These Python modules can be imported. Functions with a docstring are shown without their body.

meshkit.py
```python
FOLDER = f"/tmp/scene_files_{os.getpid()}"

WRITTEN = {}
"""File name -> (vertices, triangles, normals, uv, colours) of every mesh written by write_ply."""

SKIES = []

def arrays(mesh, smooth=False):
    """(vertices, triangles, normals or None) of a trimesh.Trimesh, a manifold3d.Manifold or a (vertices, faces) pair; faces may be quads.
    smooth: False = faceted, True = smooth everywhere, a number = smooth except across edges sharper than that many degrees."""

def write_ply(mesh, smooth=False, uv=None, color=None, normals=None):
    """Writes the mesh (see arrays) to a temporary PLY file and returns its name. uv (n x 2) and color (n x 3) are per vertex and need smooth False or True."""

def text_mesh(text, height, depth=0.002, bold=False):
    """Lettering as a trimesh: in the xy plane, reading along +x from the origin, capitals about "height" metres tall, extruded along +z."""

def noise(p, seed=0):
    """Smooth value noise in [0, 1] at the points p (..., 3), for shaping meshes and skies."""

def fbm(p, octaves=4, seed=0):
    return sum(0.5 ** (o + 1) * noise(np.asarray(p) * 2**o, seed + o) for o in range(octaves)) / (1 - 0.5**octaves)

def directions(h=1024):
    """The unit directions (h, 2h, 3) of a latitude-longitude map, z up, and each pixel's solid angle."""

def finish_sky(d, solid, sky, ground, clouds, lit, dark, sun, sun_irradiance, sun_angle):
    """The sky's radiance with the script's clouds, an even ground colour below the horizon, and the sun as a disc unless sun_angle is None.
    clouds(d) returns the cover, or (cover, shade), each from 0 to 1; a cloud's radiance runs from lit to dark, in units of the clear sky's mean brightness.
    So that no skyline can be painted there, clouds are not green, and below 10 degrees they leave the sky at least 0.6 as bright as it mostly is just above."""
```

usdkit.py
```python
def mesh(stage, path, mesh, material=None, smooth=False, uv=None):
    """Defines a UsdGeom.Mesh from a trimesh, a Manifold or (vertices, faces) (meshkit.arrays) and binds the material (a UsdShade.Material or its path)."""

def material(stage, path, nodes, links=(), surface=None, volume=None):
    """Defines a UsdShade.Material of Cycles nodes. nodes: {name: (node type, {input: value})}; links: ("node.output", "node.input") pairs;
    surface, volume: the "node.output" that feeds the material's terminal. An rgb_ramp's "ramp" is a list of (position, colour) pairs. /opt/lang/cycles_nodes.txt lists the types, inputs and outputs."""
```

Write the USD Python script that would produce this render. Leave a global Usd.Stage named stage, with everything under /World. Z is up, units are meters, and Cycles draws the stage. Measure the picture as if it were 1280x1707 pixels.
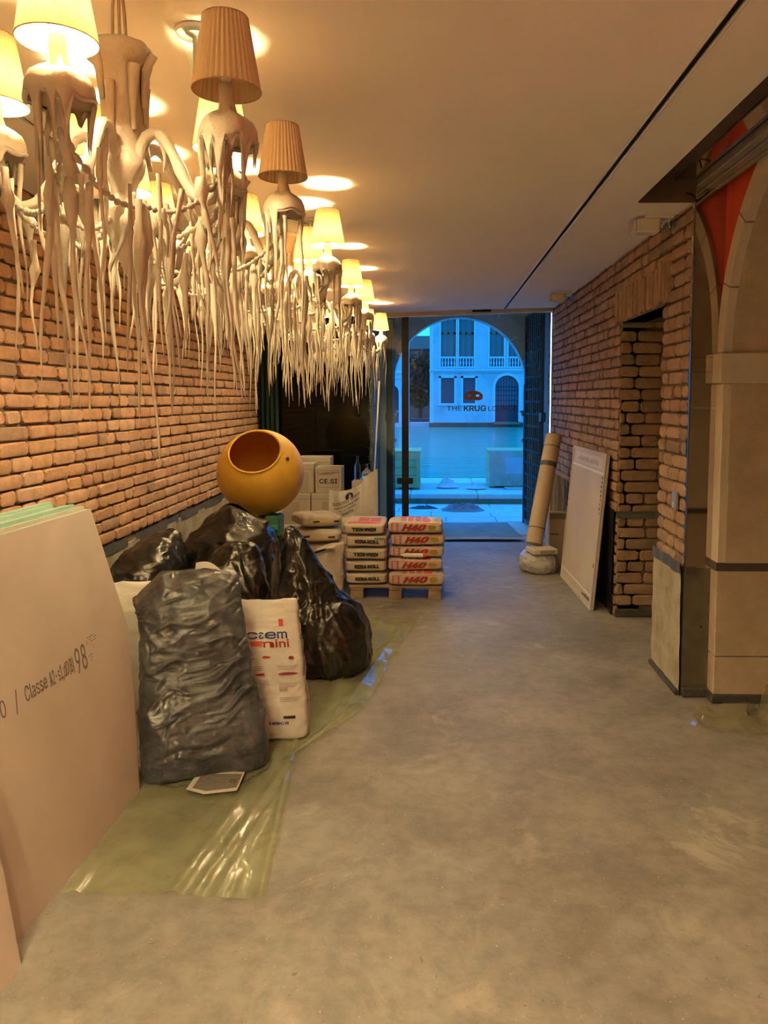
import math, random
import numpy as np, trimesh
import meshkit, usdkit
from scipy.interpolate import CubicSpline, PchipInterpolator
from shapely.geometry import Polygon, box as sbox
from pxr import Usd, UsdGeom, UsdLux, UsdShade, Gf, Sdf

stage = Usd.Stage.CreateInMemory()
UsdGeom.SetStageUpAxis(stage, 'Z')
UsdGeom.SetStageMetersPerUnit(stage, 1.0)
UsdGeom.Xform.Define(stage, '/World')
UsdGeom.Scope.Define(stage, '/World/Looks')
A = np.array
PI = math.pi

# ---------------------------------------------------------------- camera, sky, exposure
FPX, PPX, PPY, EYE = 1290.0, 690.0, 770.0, 1.5      # 1280 x 1707 frame, slightly shifted lens
YAW, PITCH = math.atan2(32, FPX), math.atan2(105, FPX)
cam = UsdGeom.Camera.Define(stage, '/World/camera')
APW = 24.0
cam.CreateHorizontalApertureAttr(APW)
cam.CreateVerticalApertureAttr(APW * 1707 / 1280)
cam.CreateFocalLengthAttr(FPX * APW / 1280)
cam.CreateHorizontalApertureOffsetAttr((640 - PPX) * APW / 1280)
cam.CreateVerticalApertureOffsetAttr((PPY - 853.5) * APW / 1280)
cam.CreateClippingRangeAttr(Gf.Vec2f(0.02, 500))
cam.AddTranslateOp().Set(Gf.Vec3d(0, 0, EYE))
cam.AddRotateZOp().Set(math.degrees(YAW))
cam.AddRotateXOp().Set(90 - math.degrees(PITCH))
cam.CreateExposureAttr(1.05)
FW = A([-math.sin(YAW) * math.cos(PITCH), math.cos(YAW) * math.cos(PITCH), -math.sin(PITCH)])
RT = A([math.cos(YAW), math.sin(YAW), 0.0])
UP = np.cross(RT, FW)

dome = UsdLux.DomeLight.Define(stage, '/World/sky')      # overcast daylight, cold beside the tungsten lamps
dome.CreateColorAttr(Gf.Vec3f(0.028, 0.31, 1.0))
dome.CreateIntensityAttr(0.50)

BULB = 570.0                                             # radiance of the chandelier bulbs
WARM = (1.0, 0.77, 0.39)

# ---------------------------------------------------------------- helpers
taken = {}
locs = {}


def numbered(parent, name):
    k = taken.get((parent, name), 0)
    taken[(parent, name)] = k + 1
    return name if k == 0 else f'{name}_{k:03d}'


def setmeta(p, label=None, cat=None, group=None, kind=None, category=None):
    for k, v in (('label', label), ('category', cat or category), ('group', group), ('kind', kind)):
        if v:
            p.SetCustomDataByKey(k, v)
    return p


def thing(name, label, cat, loc=(0, 0, 0), rotz=0.0, group=None, kind=None):
    path = '/World/' + numbered('/World', name)
    x = UsdGeom.Xform.Define(stage, path)
    x.AddTranslateOp().Set(Gf.Vec3d(*map(float, loc)))
    if rotz:
        x.AddRotateZOp().Set(math.degrees(rotz))
    locs[path] = (A(loc, float), rotz)
    return setmeta(x.GetPrim(), label, cat, group, kind)


def group_node(name, parent):
    path = str(parent.GetPath())
    q = path + '/' + numbered(path, name)
    x = UsdGeom.Xform.Define(stage, q)
    locs[q] = locs[path]
    return x.GetPrim()


def obj(name, mesh, m, parent=None, smooth=False, world=False, **meta):
    """one Mesh prim. world: the vertices are world coordinates and go into the thing's own space."""
    path = '/World' if parent is None else str(parent.GetPath())
    if hasattr(mesh, 'vertices'):
        mesh = trimesh.Trimesh(mesh.vertices, mesh.faces, process=False)
    else:
        v, f = mesh
        f = A(f, int)
        if f.shape[1] == 4:
            f = np.vstack([f[:, [0, 1, 2]], f[:, [0, 2, 3]]])
        mesh = trimesh.Trimesh(A(v, float), f, process=False)
    if world and parent is not None:
        l, r = locs[path]
        v = mesh.vertices - l
        if r:
            c, s = math.cos(-r), math.sin(-r)
            v = v @ A([[c, -s, 0], [s, c, 0], [0, 0, 1]]).T
        mesh.vertices = v
    q = path + '/' + numbered(path, name)
    prim = usdkit.mesh(stage, q, mesh, m, smooth=smooth).GetPrim()
    locs[q] = locs.get(path, (np.zeros(3), 0.0))
    return setmeta(prim, **meta)


def struct(name, mesh, m, smooth=False, **meta):
    return obj(name, mesh, m, None, smooth, kind='structure', **meta)


def cat(ms):
    vs, fs, n = [], [], 0
    for m in ms:
        v, f = (m.vertices, m.faces) if hasattr(m, 'vertices') else m
        f = A(f, int)
        if f.shape[1] == 4:
            f = np.vstack([f[:, [0, 1, 2]], f[:, [0, 2, 3]]])
        vs.append(A(v, float)); fs.append(f + n); n += len(v)
    return trimesh.Trimesh(np.vstack(vs), np.vstack(fs), process=False)


def move(m, t=(0, 0, 0), rz=0, rx=0, ry=0):
    m = trimesh.Trimesh(A(m.vertices), A(m.faces), process=False)
    for ang, ax in ((rx, [1, 0, 0]), (ry, [0, 1, 0]), (rz, [0, 0, 1])):
        if ang:
            m.apply_transform(trimesh.transformations.rotation_matrix(ang, ax))
    m.vertices = m.vertices + A(t)
    return m


def bx(x0, x1, y0, y1, z0, z1, c=0.0):
    """box, chamfered by c"""
    if c <= 0:
        m = trimesh.creation.box([x1 - x0, y1 - y0, z1 - z0])
        m.apply_translation([(x0 + x1) / 2, (y0 + y1) / 2, (z0 + z1) / 2])
        return m
    pts = []
    for sx in (0, 1):
        for sy in (0, 1):
            for sz in (0, 1):
                p = A([(x0, x1)[sx], (y0, y1)[sy], (z0, z1)[sz]])
                d = A([1 - 2 * sx, 1 - 2 * sy, 1 - 2 * sz]) * c
                for k in range(3):
                    e = d.copy(); e[k] = 0
                    pts.append(p + e)
    m = trimesh.convex.convex_hull(A(pts))
    return m


def tube(points, radii, sides=8, cap=True):
    p = A(points, float)
    r = np.broadcast_to(A(radii, float), (len(p),))
    t = np.gradient(p, axis=0)
    t /= np.linalg.norm(t, axis=1, keepdims=True) + 1e-12
    a = np.zeros_like(p)
    ref = A([0, 0, 1.0]) if abs(t[0, 2]) < 0.9 else A([1.0, 0, 0])
    for i in range(len(p)):
        v = ref - t[i] * (ref @ t[i])
        v /= np.linalg.norm(v) + 1e-12
        a[i] = v; ref = v
    b = np.cross(t, a)
    ang = np.arange(sides) * 2 * PI / sides
    v = (p[:, None] + r[:, None, None] * (np.cos(ang)[None, :, None] * a[:, None] + np.sin(ang)[None, :, None] * b[:, None])).reshape(-1, 3)
    n = len(p)
    i, j = np.meshgrid(np.arange(n - 1), np.arange(sides), indexing='ij')
    q = np.stack([i * sides + j, i * sides + (j + 1) % sides, (i + 1) * sides + (j + 1) % sides, (i + 1) * sides + j], -1).reshape(-1, 4)
    f = np.vstack([q[:, [0, 1, 2]], q[:, [0, 2, 3]]])
    if cap:
        v = np.vstack([v, p[0], p[-1]])
        c0, c1 = n * sides, n * sides + 1
        k = np.arange(sides)
        f = np.vstack([f, np.stack([np.full(sides, c0), (k + 1) % sides, k], 1), np.stack([np.full(sides, c1), (n - 1) * sides + k, (n - 1) * sides + (k + 1) % sides], 1)])
    return trimesh.Trimesh(v, f, process=False)


def lathe(profile, n=32, wob=None):
    """profile [(r, z)...] from bottom to top turned about z"""
    pr = A(profile, float)
    ang = np.arange(n) * 2 * PI / n
    v = np.stack([pr[:, None, 0] * np.cos(ang), pr[:, None, 0] * np.sin(ang), np.broadcast_to(pr[:, None, 1], (len(pr), n))], -1)
    if wob is not None:
        v = wob(v)
    v = v.reshape(-1, 3)
    i, j = np.meshgrid(np.arange(len(pr) - 1), np.arange(n), indexing='ij')
    q = np.stack([i * n + j, i * n + (j + 1) % n, (i + 1) * n + (j + 1) % n, (i + 1) * n + j], -1).reshape(-1, 4)
    return trimesh.Trimesh(v, np.vstack([q[:, [0, 1, 2]], q[:, [0, 2, 3]]]), process=False)


def grid(P):
    """quad grid of points (n, m, 3) as a mesh"""
    n, m = P.shape[:2]
    i, j = np.meshgrid(np.arange(n - 1), np.arange(m - 1), indexing='ij')
    q = np.stack([i * m + j, i * m + j + 1, (i + 1) * m + j + 1, (i + 1) * m + j], -1).reshape(-1, 4)
    return trimesh.Trimesh(P.reshape(-1, 3), np.vstack([q[:, [0, 1, 2]], q[:, [0, 2, 3]]]), process=False)


def slab(poly, t, to3):
    """shapely polygon extruded by t; to3 maps (u, v, w) columns to world"""
    ms = [trimesh.creation.extrude_polygon(g, t, engine='earcut') for g in getattr(poly, 'geoms', [poly]) if g.geom_type == 'Polygon']
    m = cat(ms)
    m.vertices = to3(m.vertices)
    return trimesh.Trimesh(m.vertices, m.faces, process=False)


# ---------------------------------------------------------------- materials
def pbr(name, col, rough=0.6, col2=None, scale=6.0, bump=0.0, bscale=40.0, metallic=0.0, spec=0.5, detail=5.0, lo=0.35, hi=0.65, **extra):
    """plain surface; col2: second colour mixed in by noise; bump: height of the relief in metres"""
    nodes = {'g': ('geometry', {}), 'p': ('principled_bsdf', {'base_color': col, 'roughness': rough, 'metallic': metallic, 'specular_ior_level': spec, **extra})}
    links = []
    if col2 is not None:
        nodes['n'] = ('noise_texture', {'scale': scale, 'detail': detail, 'roughness': 0.6})
        nodes['r'] = ('rgb_ramp', {'ramp': [(lo, col), (hi, col2)]})
        links += [('g.position', 'n.vector'), ('n.fac', 'r.fac'), ('r.color', 'p.base_color')]
    if bump:
        nodes['bn'] = ('noise_texture', {'scale': bscale, 'detail': 6.0, 'roughness': 0.65})
        nodes['b'] = ('bump', {'strength': 1.0, 'distance': bump})
        links += [('g.position', 'bn.vector'), ('bn.fac', 'b.height'), ('b.normal', 'p.normal')]
    return usdkit.material(stage, '/World/Looks/' + name, nodes, links, surface='p.BSDF')


def emit(name, col, strength):
    return usdkit.material(stage, '/World/Looks/' + name, {'e': ('emission', {'color': col, 'strength': strength})}, surface='e.emission')


M = {}
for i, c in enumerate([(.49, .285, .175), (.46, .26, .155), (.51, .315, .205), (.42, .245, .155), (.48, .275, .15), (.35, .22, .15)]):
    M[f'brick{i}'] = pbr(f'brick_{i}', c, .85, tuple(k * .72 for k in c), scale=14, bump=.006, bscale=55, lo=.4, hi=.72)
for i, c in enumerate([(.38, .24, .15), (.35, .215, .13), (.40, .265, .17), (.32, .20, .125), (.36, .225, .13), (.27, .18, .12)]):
    M[f'dimbrick{i}'] = pbr(f'dimmed_brick_{i}', c, .88, tuple(k * .70 for k in c), scale=14, bump=.006, bscale=55, lo=.4, hi=.72)  # right wall bricks: darker copy, dimmed against the stronger lamp light there
M['mortar'] = pbr('mortar', (.17, .125, .09), .95, (.10, .075, .055), scale=9, bump=.008, bscale=60)
M['ceiling'] = pbr('ceiling_paint', (.86, .83, .77), .8, (.83, .80, .74), scale=1.5, bump=.0006, bscale=180)
M['dark_gap'] = pbr('dark_gap', (.012, .012, .012), .8)
M['white_trim'] = pbr('white_trim', (.72, .70, .66), .45)
M['black_glass'] = pbr('black_glass', (.002, .003, .003), .03, spec=.2)
M['black_metal'] = pbr('black_metal', (.006, .007, .008), .45, spec=.2)
M['iron'] = pbr('wrought_iron', (.03, .032, .036), .5, spec=.5)
M['red_wall'] = pbr('red_wall', (.60, .055, .022), .7, (.50, .045, .02), scale=5, bump=.001, bscale=90)
M['stone'] = pbr('istrian_stone', (.60, .51, .42), .75, (.52, .44, .36), scale=4, bump=.002, bscale=70)
M['stone_dark'] = pbr('rough_stone', (.50, .385, .29), .85, (.40, .30, .225), scale=5, bump=.004, bscale=60)
M['plaster_dado'] = pbr('dado_plaster', (.36, .33, .25), .85, (.25, .19, .13), scale=7, bump=.004, bscale=50, lo=.42, hi=.7)
M['tape'] = pbr('duct_tape', (.10, .105, .11), .45, (.07, .075, .08), scale=20, bump=.002, bscale=40)
M['tape_brown'] = pbr('brown_tape', (.06, .045, .04), .5)
M['mirror'] = pbr('bronze_mirror', (.62, .58, .52), .05, metallic=1.0)
M['steel'] = pbr('brushed_steel', (.42, .40, .37), .22, metallic=1.0)
M['rust'] = pbr('rusty_steel', (.10, .065, .04), .7, (.06, .04, .025), scale=8)
M['plinth'] = pbr('black_plinth', (.03, .028, .025), .7, (.06, .055, .05), scale=25, bump=.006, bscale=60)
M['teal_plaster'] = pbr('entry_plaster', (.55, .55, .52), .85, (.46, .47, .45), scale=3)
M['white_stone'] = pbr('white_paving', (.70, .70, .67), .7, (.58, .59, .57), scale=5, bump=.003, bscale=40)
M['weed'] = pbr('weedy_stone', (.10, .17, .09), .8, (.20, .24, .16), scale=10, bump=.01, bscale=40)

# concrete floor: blotches, pale worn patches, fine grit
M['floor'] = usdkit.material(stage, '/World/Looks/concrete_floor', {
    'g': ('geometry', {}),
    'n1': ('noise_texture', {'scale': 1.6, 'detail': 8.0, 'roughness': .62, 'distortion': .4}),
    'r1': ('rgb_ramp', {'ramp': [(.28, (.15, .137, .125)), (.5, (.235, .215, .198)), (.72, (.32, .295, .27))]}),
    'n2': ('noise_texture', {'scale': 14.0, 'detail': 6.0, 'roughness': .7}),
    'r2': ('rgb_ramp', {'ramp': [(.3, (.62, .62, .62)), (.6, (1.0, 1.0, 1.0))]}),
    'n3': ('noise_texture', {'scale': 2.3, 'detail': 9.0, 'roughness': .68, 'distortion': 1.2}),
    'r3': ('rgb_ramp', {'ramp': [(.57, (0, 0, 0)), (.66, (.4, .4, .4)), (.76, (.7, .7, .7))]}),
    'm1': ('mix_color', {'blend_type': 'multiply', 'fac': .8}),
    'n5': ('noise_texture', {'scale': 75.0, 'detail': 3.0, 'roughness': .6}), 'r5': ('rgb_ramp', {'ramp': [(.66, (0, 0, 0)), (.73, (.7, .7, .7))]}), 'm5': ('mix_color', {'blend_type': 'mix', 'b': (.50, .46, .40)}),
    'n6': ('noise_texture', {'scale': 38.0, 'detail': 4.0, 'roughness': .65, 'distortion': .4}), 'r6': ('rgb_ramp', {'ramp': [(.27, (.75, .75, .75)), (.35, (0, 0, 0))]}), 'm6': ('mix_color', {'blend_type': 'mix', 'b': (.09, .075, .06)}),
    'n7': ('noise_texture', {'scale': 1.25, 'detail': 10.0, 'roughness': .72, 'distortion': .7}), 'r7': ('rgb_ramp', {'ramp': [(.615, (0, 0, 0)), (.65, (.55, .55, .55)), (.75, (.7, .7, .7))]}), 'm7': ('mix_color', {'blend_type': 'mix', 'b': (.40, .365, .31)}),
    'm2': ('mix_color', {'blend_type': 'mix', 'b': (.42, .375, .32)}),
    'n4': ('noise_texture', {'scale': 60.0, 'detail': 5.0}),
    'b': ('bump', {'strength': .6, 'distance': .0016}),
    'p': ('principled_bsdf', {'roughness': .58, 'specular_ior_level': .45}),
}, [('g.position', 'n1.vector'), ('g.position', 'n2.vector'), ('g.position', 'n3.vector'), ('g.position', 'n4.vector'), ('n1.fac', 'r1.fac'), ('n2.fac', 'r2.fac'), ('n3.fac', 'r3.fac'),
    ('r1.color', 'm1.a'), ('r2.color', 'm1.b'), ('m1.result', 'm2.a'), ('r3.color', 'm2.fac'), ('m2.result', 'm7.a'), ('g.position', 'n5.vector'), ('g.position', 'n6.vector'), ('g.position', 'n7.vector'), ('n5.fac', 'r5.fac'), ('n6.fac', 'r6.fac'), ('n7.fac', 'r7.fac'), ('r7.color', 'm7.fac'), ('m7.result', 'm6.a'), ('r6.color', 'm6.fac'), ('m6.result', 'm5.a'), ('r5.color', 'm5.fac'), ('m5.result', 'p.base_color'), ('n4.fac', 'b.height'), ('b.normal', 'p.normal')], surface='p.BSDF')


def pane(name, tint, rough=0.0, haze=0.0, hazecol=(.6, .6, .6), f0=.04):
    """thin clear film or glass: transparent, with a gloss that grows towards grazing angles on either side"""
    nodes = {'w': ('layer_weight', {'blend': .5}), 'pw': ('math', {'math_type': 'power', 'value2': 5.0}), 'ml': ('math', {'math_type': 'multiply_add', 'value2': .9, 'value3': f0}),
             't': ('transparent_bsdf', {'color': tint}), 'gl': ('glossy_bsdf', {'color': (1, 1, 1), 'roughness': rough}), 'm': ('mix_closure', {})}
    links = [('w.facing', 'pw.value1'), ('pw.value', 'ml.value1'), ('ml.value', 'm.fac'), ('gl.BSDF', 'm.closure2')]
    if haze:
        nodes['d'] = ('diffuse_bsdf', {'color': hazecol})
        nodes['g'] = ('geometry', {})
        nodes['n'] = ('noise_texture', {'scale': 5.0, 'detail': 4.0, 'distortion': 1.0})
        nodes['r'] = ('rgb_ramp', {'ramp': [(.35, (haze * .6,) * 3), (.7, (haze * 1.4,) * 3)]})
        nodes['h'] = ('mix_closure', {})
        links += [('g.position', 'n.vector'), ('n.fac', 'r.fac'), ('r.color', 'h.fac'), ('t.BSDF', 'h.closure1'), ('d.BSDF', 'h.closure2'), ('h.closure', 'm.closure1')]
    else:
        links += [('t.BSDF', 'm.closure1')]
    return usdkit.material(stage, '/World/Looks/' + name, nodes, links, surface='m.closure')


M['pane'] = pane('window_glass', (.84, .97, 1.0), f0=.016)
M['clear'] = pane('bottle_glass', (.82, .9, .88))

# ---------------------------------------------------------------- setting: room shell
XL, XR, YE, ZC = -1.87, 1.255, 8.2, 2.447


def zc(x, y):
    return ZC - .0225 * (y - 4.3) * np.clip((XR - x) / 3.12, 0, 1)


def ceil_strip(x0, x1, y0, y1, t=.05, up=0.0):
    xs, ys = np.linspace(x0, x1, 6), np.linspace(y0, y1, 16)
    X, Y = np.meshgrid(xs, ys, indexing='ij')
    P = np.stack([X, Y, zc(X, Y) + up], -1)
    Q = P + A([0, 0, t])
    walls = [grid(np.stack([P[0], Q[0]])), grid(np.stack([P[-1], Q[-1]])), grid(np.stack([P[:, 0], Q[:, 0]])), grid(np.stack([P[:, -1], Q[:, -1]]))]
    return cat([grid(P), grid(Q)] + walls)


struct('floor', grid(np.stack(np.meshgrid(np.linspace(-4, 4, 30), np.linspace(-3.5, 8.06, 40), [0.0], indexing='ij'), -1)[:, :, 0]), M['floor'])
ceil = thing('ceiling', None, None, kind='structure')
YB = -3.4
obj('ceiling_panel', ceil_strip(-4, -1.446, YB, YE + .02), M['ceiling'], ceil)
obj('ceiling_panel', ceil_strip(-1.414, .722, YB, YE + .02), M['ceiling'], ceil)
obj('ceiling_panel', ceil_strip(.754, .985, YB, YE + .02), M['ceiling'], ceil)
obj('ceiling_panel', ceil_strip(.985, 1.7, 3.84, YE + .02), M['ceiling'], ceil)
for x0, x1 in ((-1.446, -1.414), (.722, .754)):
    obj('slot_shade_plate', cat([ceil_strip(x0, x1, YB, YE, .03, .012)]), M['dark_gap'], ceil)  # black plate close above the ceiling stands in for the slot's shade
    for s, xx in ((-1, x0), (1, x1)):
        ys = np.linspace(YB, YE, 14)
        obj('slot_trim', tube(np.stack([np.full(14, xx - .002 * s), ys, zc(np.full(14, xx), ys) - .001], 1), .005, 6), M['white_trim'], ceil)

# recess in the ceiling on the right: sheet-steel soffit, mirror strip and a rolled beam
rec = thing('trim_1', None, None, kind='structure')
y0, y1 = YB, 3.84
obj('recess_soffit', bx(.9, 1.155, y0, y1, 2.55, 2.56), M['rust'], rec)
obj('mirror_strip', bx(1.155, 1.247, y0, y1, 2.547, 2.56), M['mirror'], rec)
obj('strip_edge', bx(1.150, 1.156, y0, y1, 2.540, 2.552), M['steel'], rec)
obj('cable_gap', bx(1.247, 1.262, y0, y1, 2.552, 2.60), M['dark_gap'], rec)
obj('steel_beam', cat([bx(1.262, 1.30, y0, y1, 2.515, 2.60, .004), bx(1.302, 1.345, y0, y1, 2.505, 2.60, .004), bx(1.347, 1.372, y0, y1, 2.50, 2.60, .004)]), pbr('beam_paint', (.30, .26, .20), .45, (.24, .20, .15), scale=6), rec)
obj('beam_edge', bx(1.372, 1.384, y0, y1, 2.512, 2.60), M['white_trim'], rec)
obj('recess_end', cat([bx(.985, 1.255, 3.83, 3.84, 2.44, 2.56), bx(.985, .99, y0, y1, 2.49, 2.56)]), M['rust'], rec)
cb = np.linspace(0, 1, 12)
obj('cable', tube(np.stack([1.20 + .10 * cb, 3.80 - .03 * np.sin(cb * 7), 2.475 - .03 * np.sin(cb * PI)], 1), .004, 6), M['black_metal'], rec)


# bricks
def brick_mesh(l, h, d, rng):
    """facing brick: back at w=0, face at w=d; u along, v up; rounded arrises and uneven face"""
    c = min(.012, h * .22)
    k = min(.016, l * .2)

    def ring(ins, w, jit):
        pts = [(-l / 2 + ins + k, -h / 2 + ins), (l / 2 - ins - k, -h / 2 + ins), (l / 2 - ins, -h / 2 + ins + c), (l / 2 - ins, h / 2 - ins - c), (l / 2 - ins - k, h / 2 - ins), (-l / 2 + ins + k, h / 2 - ins), (-l / 2 + ins, h / 2 - ins - c), (-l / 2 + ins, -h / 2 + ins + c)]
        p = A([(u, v, w) for u, v in pts])
        return p + rng.normal(0, 1, (8, 3)) * A([.0022, .0014, .0012]) * jit
    r0, r1, r2 = ring(0, 0, 0), ring(0, d - .006, 1), ring(.006, d, 1)
    ctr = A([[-l * .2, 0, d + rng.normal(0, .0015)], [l * .2, 0, d + rng.normal(0, .0015)]])
    v = np.vstack([r0, r1, r2, ctr])
    f = []
    for a in (0, 8):
        for j in range(8):
            f += [(a + j, a + (j + 1) % 8, a + 8 + (j + 1) % 8), (a + j, a + 8 + (j + 1) % 8, a + 8 + j)]
    L, R = 24, 25
    o = 16
    f += [(o, o + 1, R), (o, R, L), (o + 1, o + 2, R), (o + 2, o + 3, R), (o + 3, o + 4, R), (o + 4, o + 5, L), (o + 4, L, R), (o + 5, o + 6, L), (o + 6, o + 7, L), (o + 7, o, L)]
    return v, A(f)


def courses(u0, u1, z0, z1, rng, course=.0715, holes=()):
    """(u, z, length, height) of the bricks; holes are (u0, u1, z0, z1)"""
    out = []
    z = z0
    row = 0
    while z + course * .6 < z1:
        h = min(course, z1 - z) - .0095
        spans = [(u0, u1)]
        for a, b, c, d in holes:
            if z + course * .5 > c and z + course * .5 < d:
                nxt = []
                for s, e in spans:
                    if b <= s or a >= e:
                        nxt.append((s, e)); continue
                    if a - s > .03: nxt.append((s, a))
                    if e - b > .03: nxt.append((b, e))
                spans = nxt
        for s, e in spans:
            u = s - (rng.uniform(0, .12) if s == u0 and not holes else 0)
            first = True
            while u < e - .02:
                l = rng.choice([.25, .245, .235, .12, .125, .17, .20], p=[.27, .13, .08, .2, .12, .1, .1])
                if first and row % 2:
                    l = .125
                first = False
                l = min(l, e - u)
                if e - (u + l) < .05:
                    l = e - u
                a = max(u, s)
                if u + l - a > .03:
                    out.append(((a + u + l) / 2, z + course / 2, u + l - a - .009, h))
                u += l
        z += course
        row += 1
    return out


def lay(parent, cs, frame, rng, keep=300, depth=.03, extra=(), kind='brick'):
    """frame(u, v, w) maps to world. The bricks that show largest are parts, the others one part."""
    items = []
    for (u, z, l, h) in cs:
        v, f = brick_mesh(l, h * rng.uniform(.93, 1.0), depth + rng.uniform(-.005, .006), rng)
        a = rng.normal(0, .008)
        v = A(v)
        v[:, 0], v[:, 1] = v[:, 0] * math.cos(a) - v[:, 1] * math.sin(a), v[:, 0] * math.sin(a) + v[:, 1] * math.cos(a)
        w = frame(v[:, 0] + u, v[:, 1] + z, v[:, 2])
        items.append((w, f))
    for e in extra:
        items.append(e)

    def seen(w):
        c = w.mean(0) - A([0, 0, EYE])
        d = c @ FW
        if d < .3:
            return 0
        px, py = PPX + FPX * (c @ RT) / d, PPY - FPX * (c @ UP) / d
        return (1 / d) if -30 < px < 1310 and -30 < py < 1737 else 0
    order = sorted(range(len(items)), key=lambda i: -seen(items[i][0]))
    rest = {}
    for n, i in enumerate(order):
        w, f = items[i]
        tone = int(rng.choice(6, p=[.25, .22, .18, .14, .14, .07]))
        if n < keep and seen(w) > 0:
            obj('brick', (w, f), M[f'{kind}{tone}'], parent, smooth=32)
        else:
            rest.setdefault(tone % 3, []).append((w, f))
    for tone, ms in rest.items():
        obj('far_bricks', cat(ms), M[f'{kind}{tone}'], parent, smooth=32, kind='stuff')


rng = np.random.default_rng(11)
wl = thing('wall_left', None, None, kind='structure')
obj('mortar_bed', bx(XL - .30, XL - .018, YB, 8.6, -.05, 2.75), M['mortar'], wl)
lay(wl, courses(2.0, 8.5, .665, 2.50, rng), lambda u, v, w: np.stack([XL - .022 + w - .008, u, v], 1), rng)
# plaster dado with the strip of tape along its top
obj('dado_plaster', bx(XL - .02, XL + .012, YB, 8.5, 0, .62), M['plaster_dado'], wl)
ty = np.linspace(2.0, 8.4, 60)
for k, (a, b) in enumerate([(2.0, 4.62), (4.75, 5.55), (5.62, 8.4)]):
    n = 30
    yy = np.linspace(a, b, n)
    wob = .012 * (meshkit.noise(np.stack([yy * 3, yy * 0, yy * 0 + k], 1)) - .5)
    P = np.stack([np.stack([np.full(n, XL + .014 + .003 * np.sin(yy * 9)), yy, z + wob], 1) for z in (.60, .63, .662)])
    obj('tape_strip', grid(P), M['tape'], wl)

wr = thing('wall_right', None, None, kind='structure')
NY0, NY1, NZ = 4.33, 5.29, 2.01
PIER = 3.85
pl = Polygon([(PIER, -.05), (8.6, -.05), (8.6, 2.75), (PIER, 2.75)]).difference(sbox(NY0, -.1, NY1, NZ))
obj('mortar_bed', slab(pl, .15, lambda v: np.stack([XR + .018 + v[:, 2], v[:, 0], v[:, 1]], 1)), M['mortar'], wr)
fr = lambda u, v, w: np.stack([XR + .022 - w + .008, u, v], 1)
lint = []
u = NY0 - .10
while u < NY1 + .12:
    l = rng.uniform(.058, .066)
    lh = rng.uniform(.20, .235)
    v, f = brick_mesh(l - .009, lh, .034 + rng.uniform(-.004, .006), rng)
    v = A(v)
    lint.append((fr(v[:, 0] + u + l / 2, v[:, 1] + NZ + .012 + lh / 2 + rng.normal(0, .004), v[:, 2]), f[:, ::-1]))
    u += l
cs = courses(PIER, 8.5, 0.0, 2.50, rng, holes=[(NY0, NY1, -1, NZ), (NY0 - .10, NY1 + .13, NZ - .01, NZ + .235), (PIER, NY0, -1, .655)])
lay(wr, cs, fr, rng, keep=262, extra=lint, kind='dimbrick')
jf = lambda u, v, w: np.stack([u, NY1 + .006 - w + .0, v], 1)
obj('niche_jamb', bx(XR + .02, 1.80, NY1 + .0, NY1 + .2, -.05, 2.2), M['mortar'], wr)
jn = courses(XR + .005, 1.78, .075, NZ, rng, course=.0785)
for (u, z, l, h) in jn:
    v, f = brick_mesh(l, h, .022 + rng.uniform(-.004, .004), rng)
    v = A(v)
    obj('jamb_brick', (jf(v[:, 0] + u, v[:, 1] + z, v[:, 2]), f), M[f'dimbrick{int(rng.choice([0, 1, 3, 4, 5]))}'], wr, smooth=32)
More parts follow.
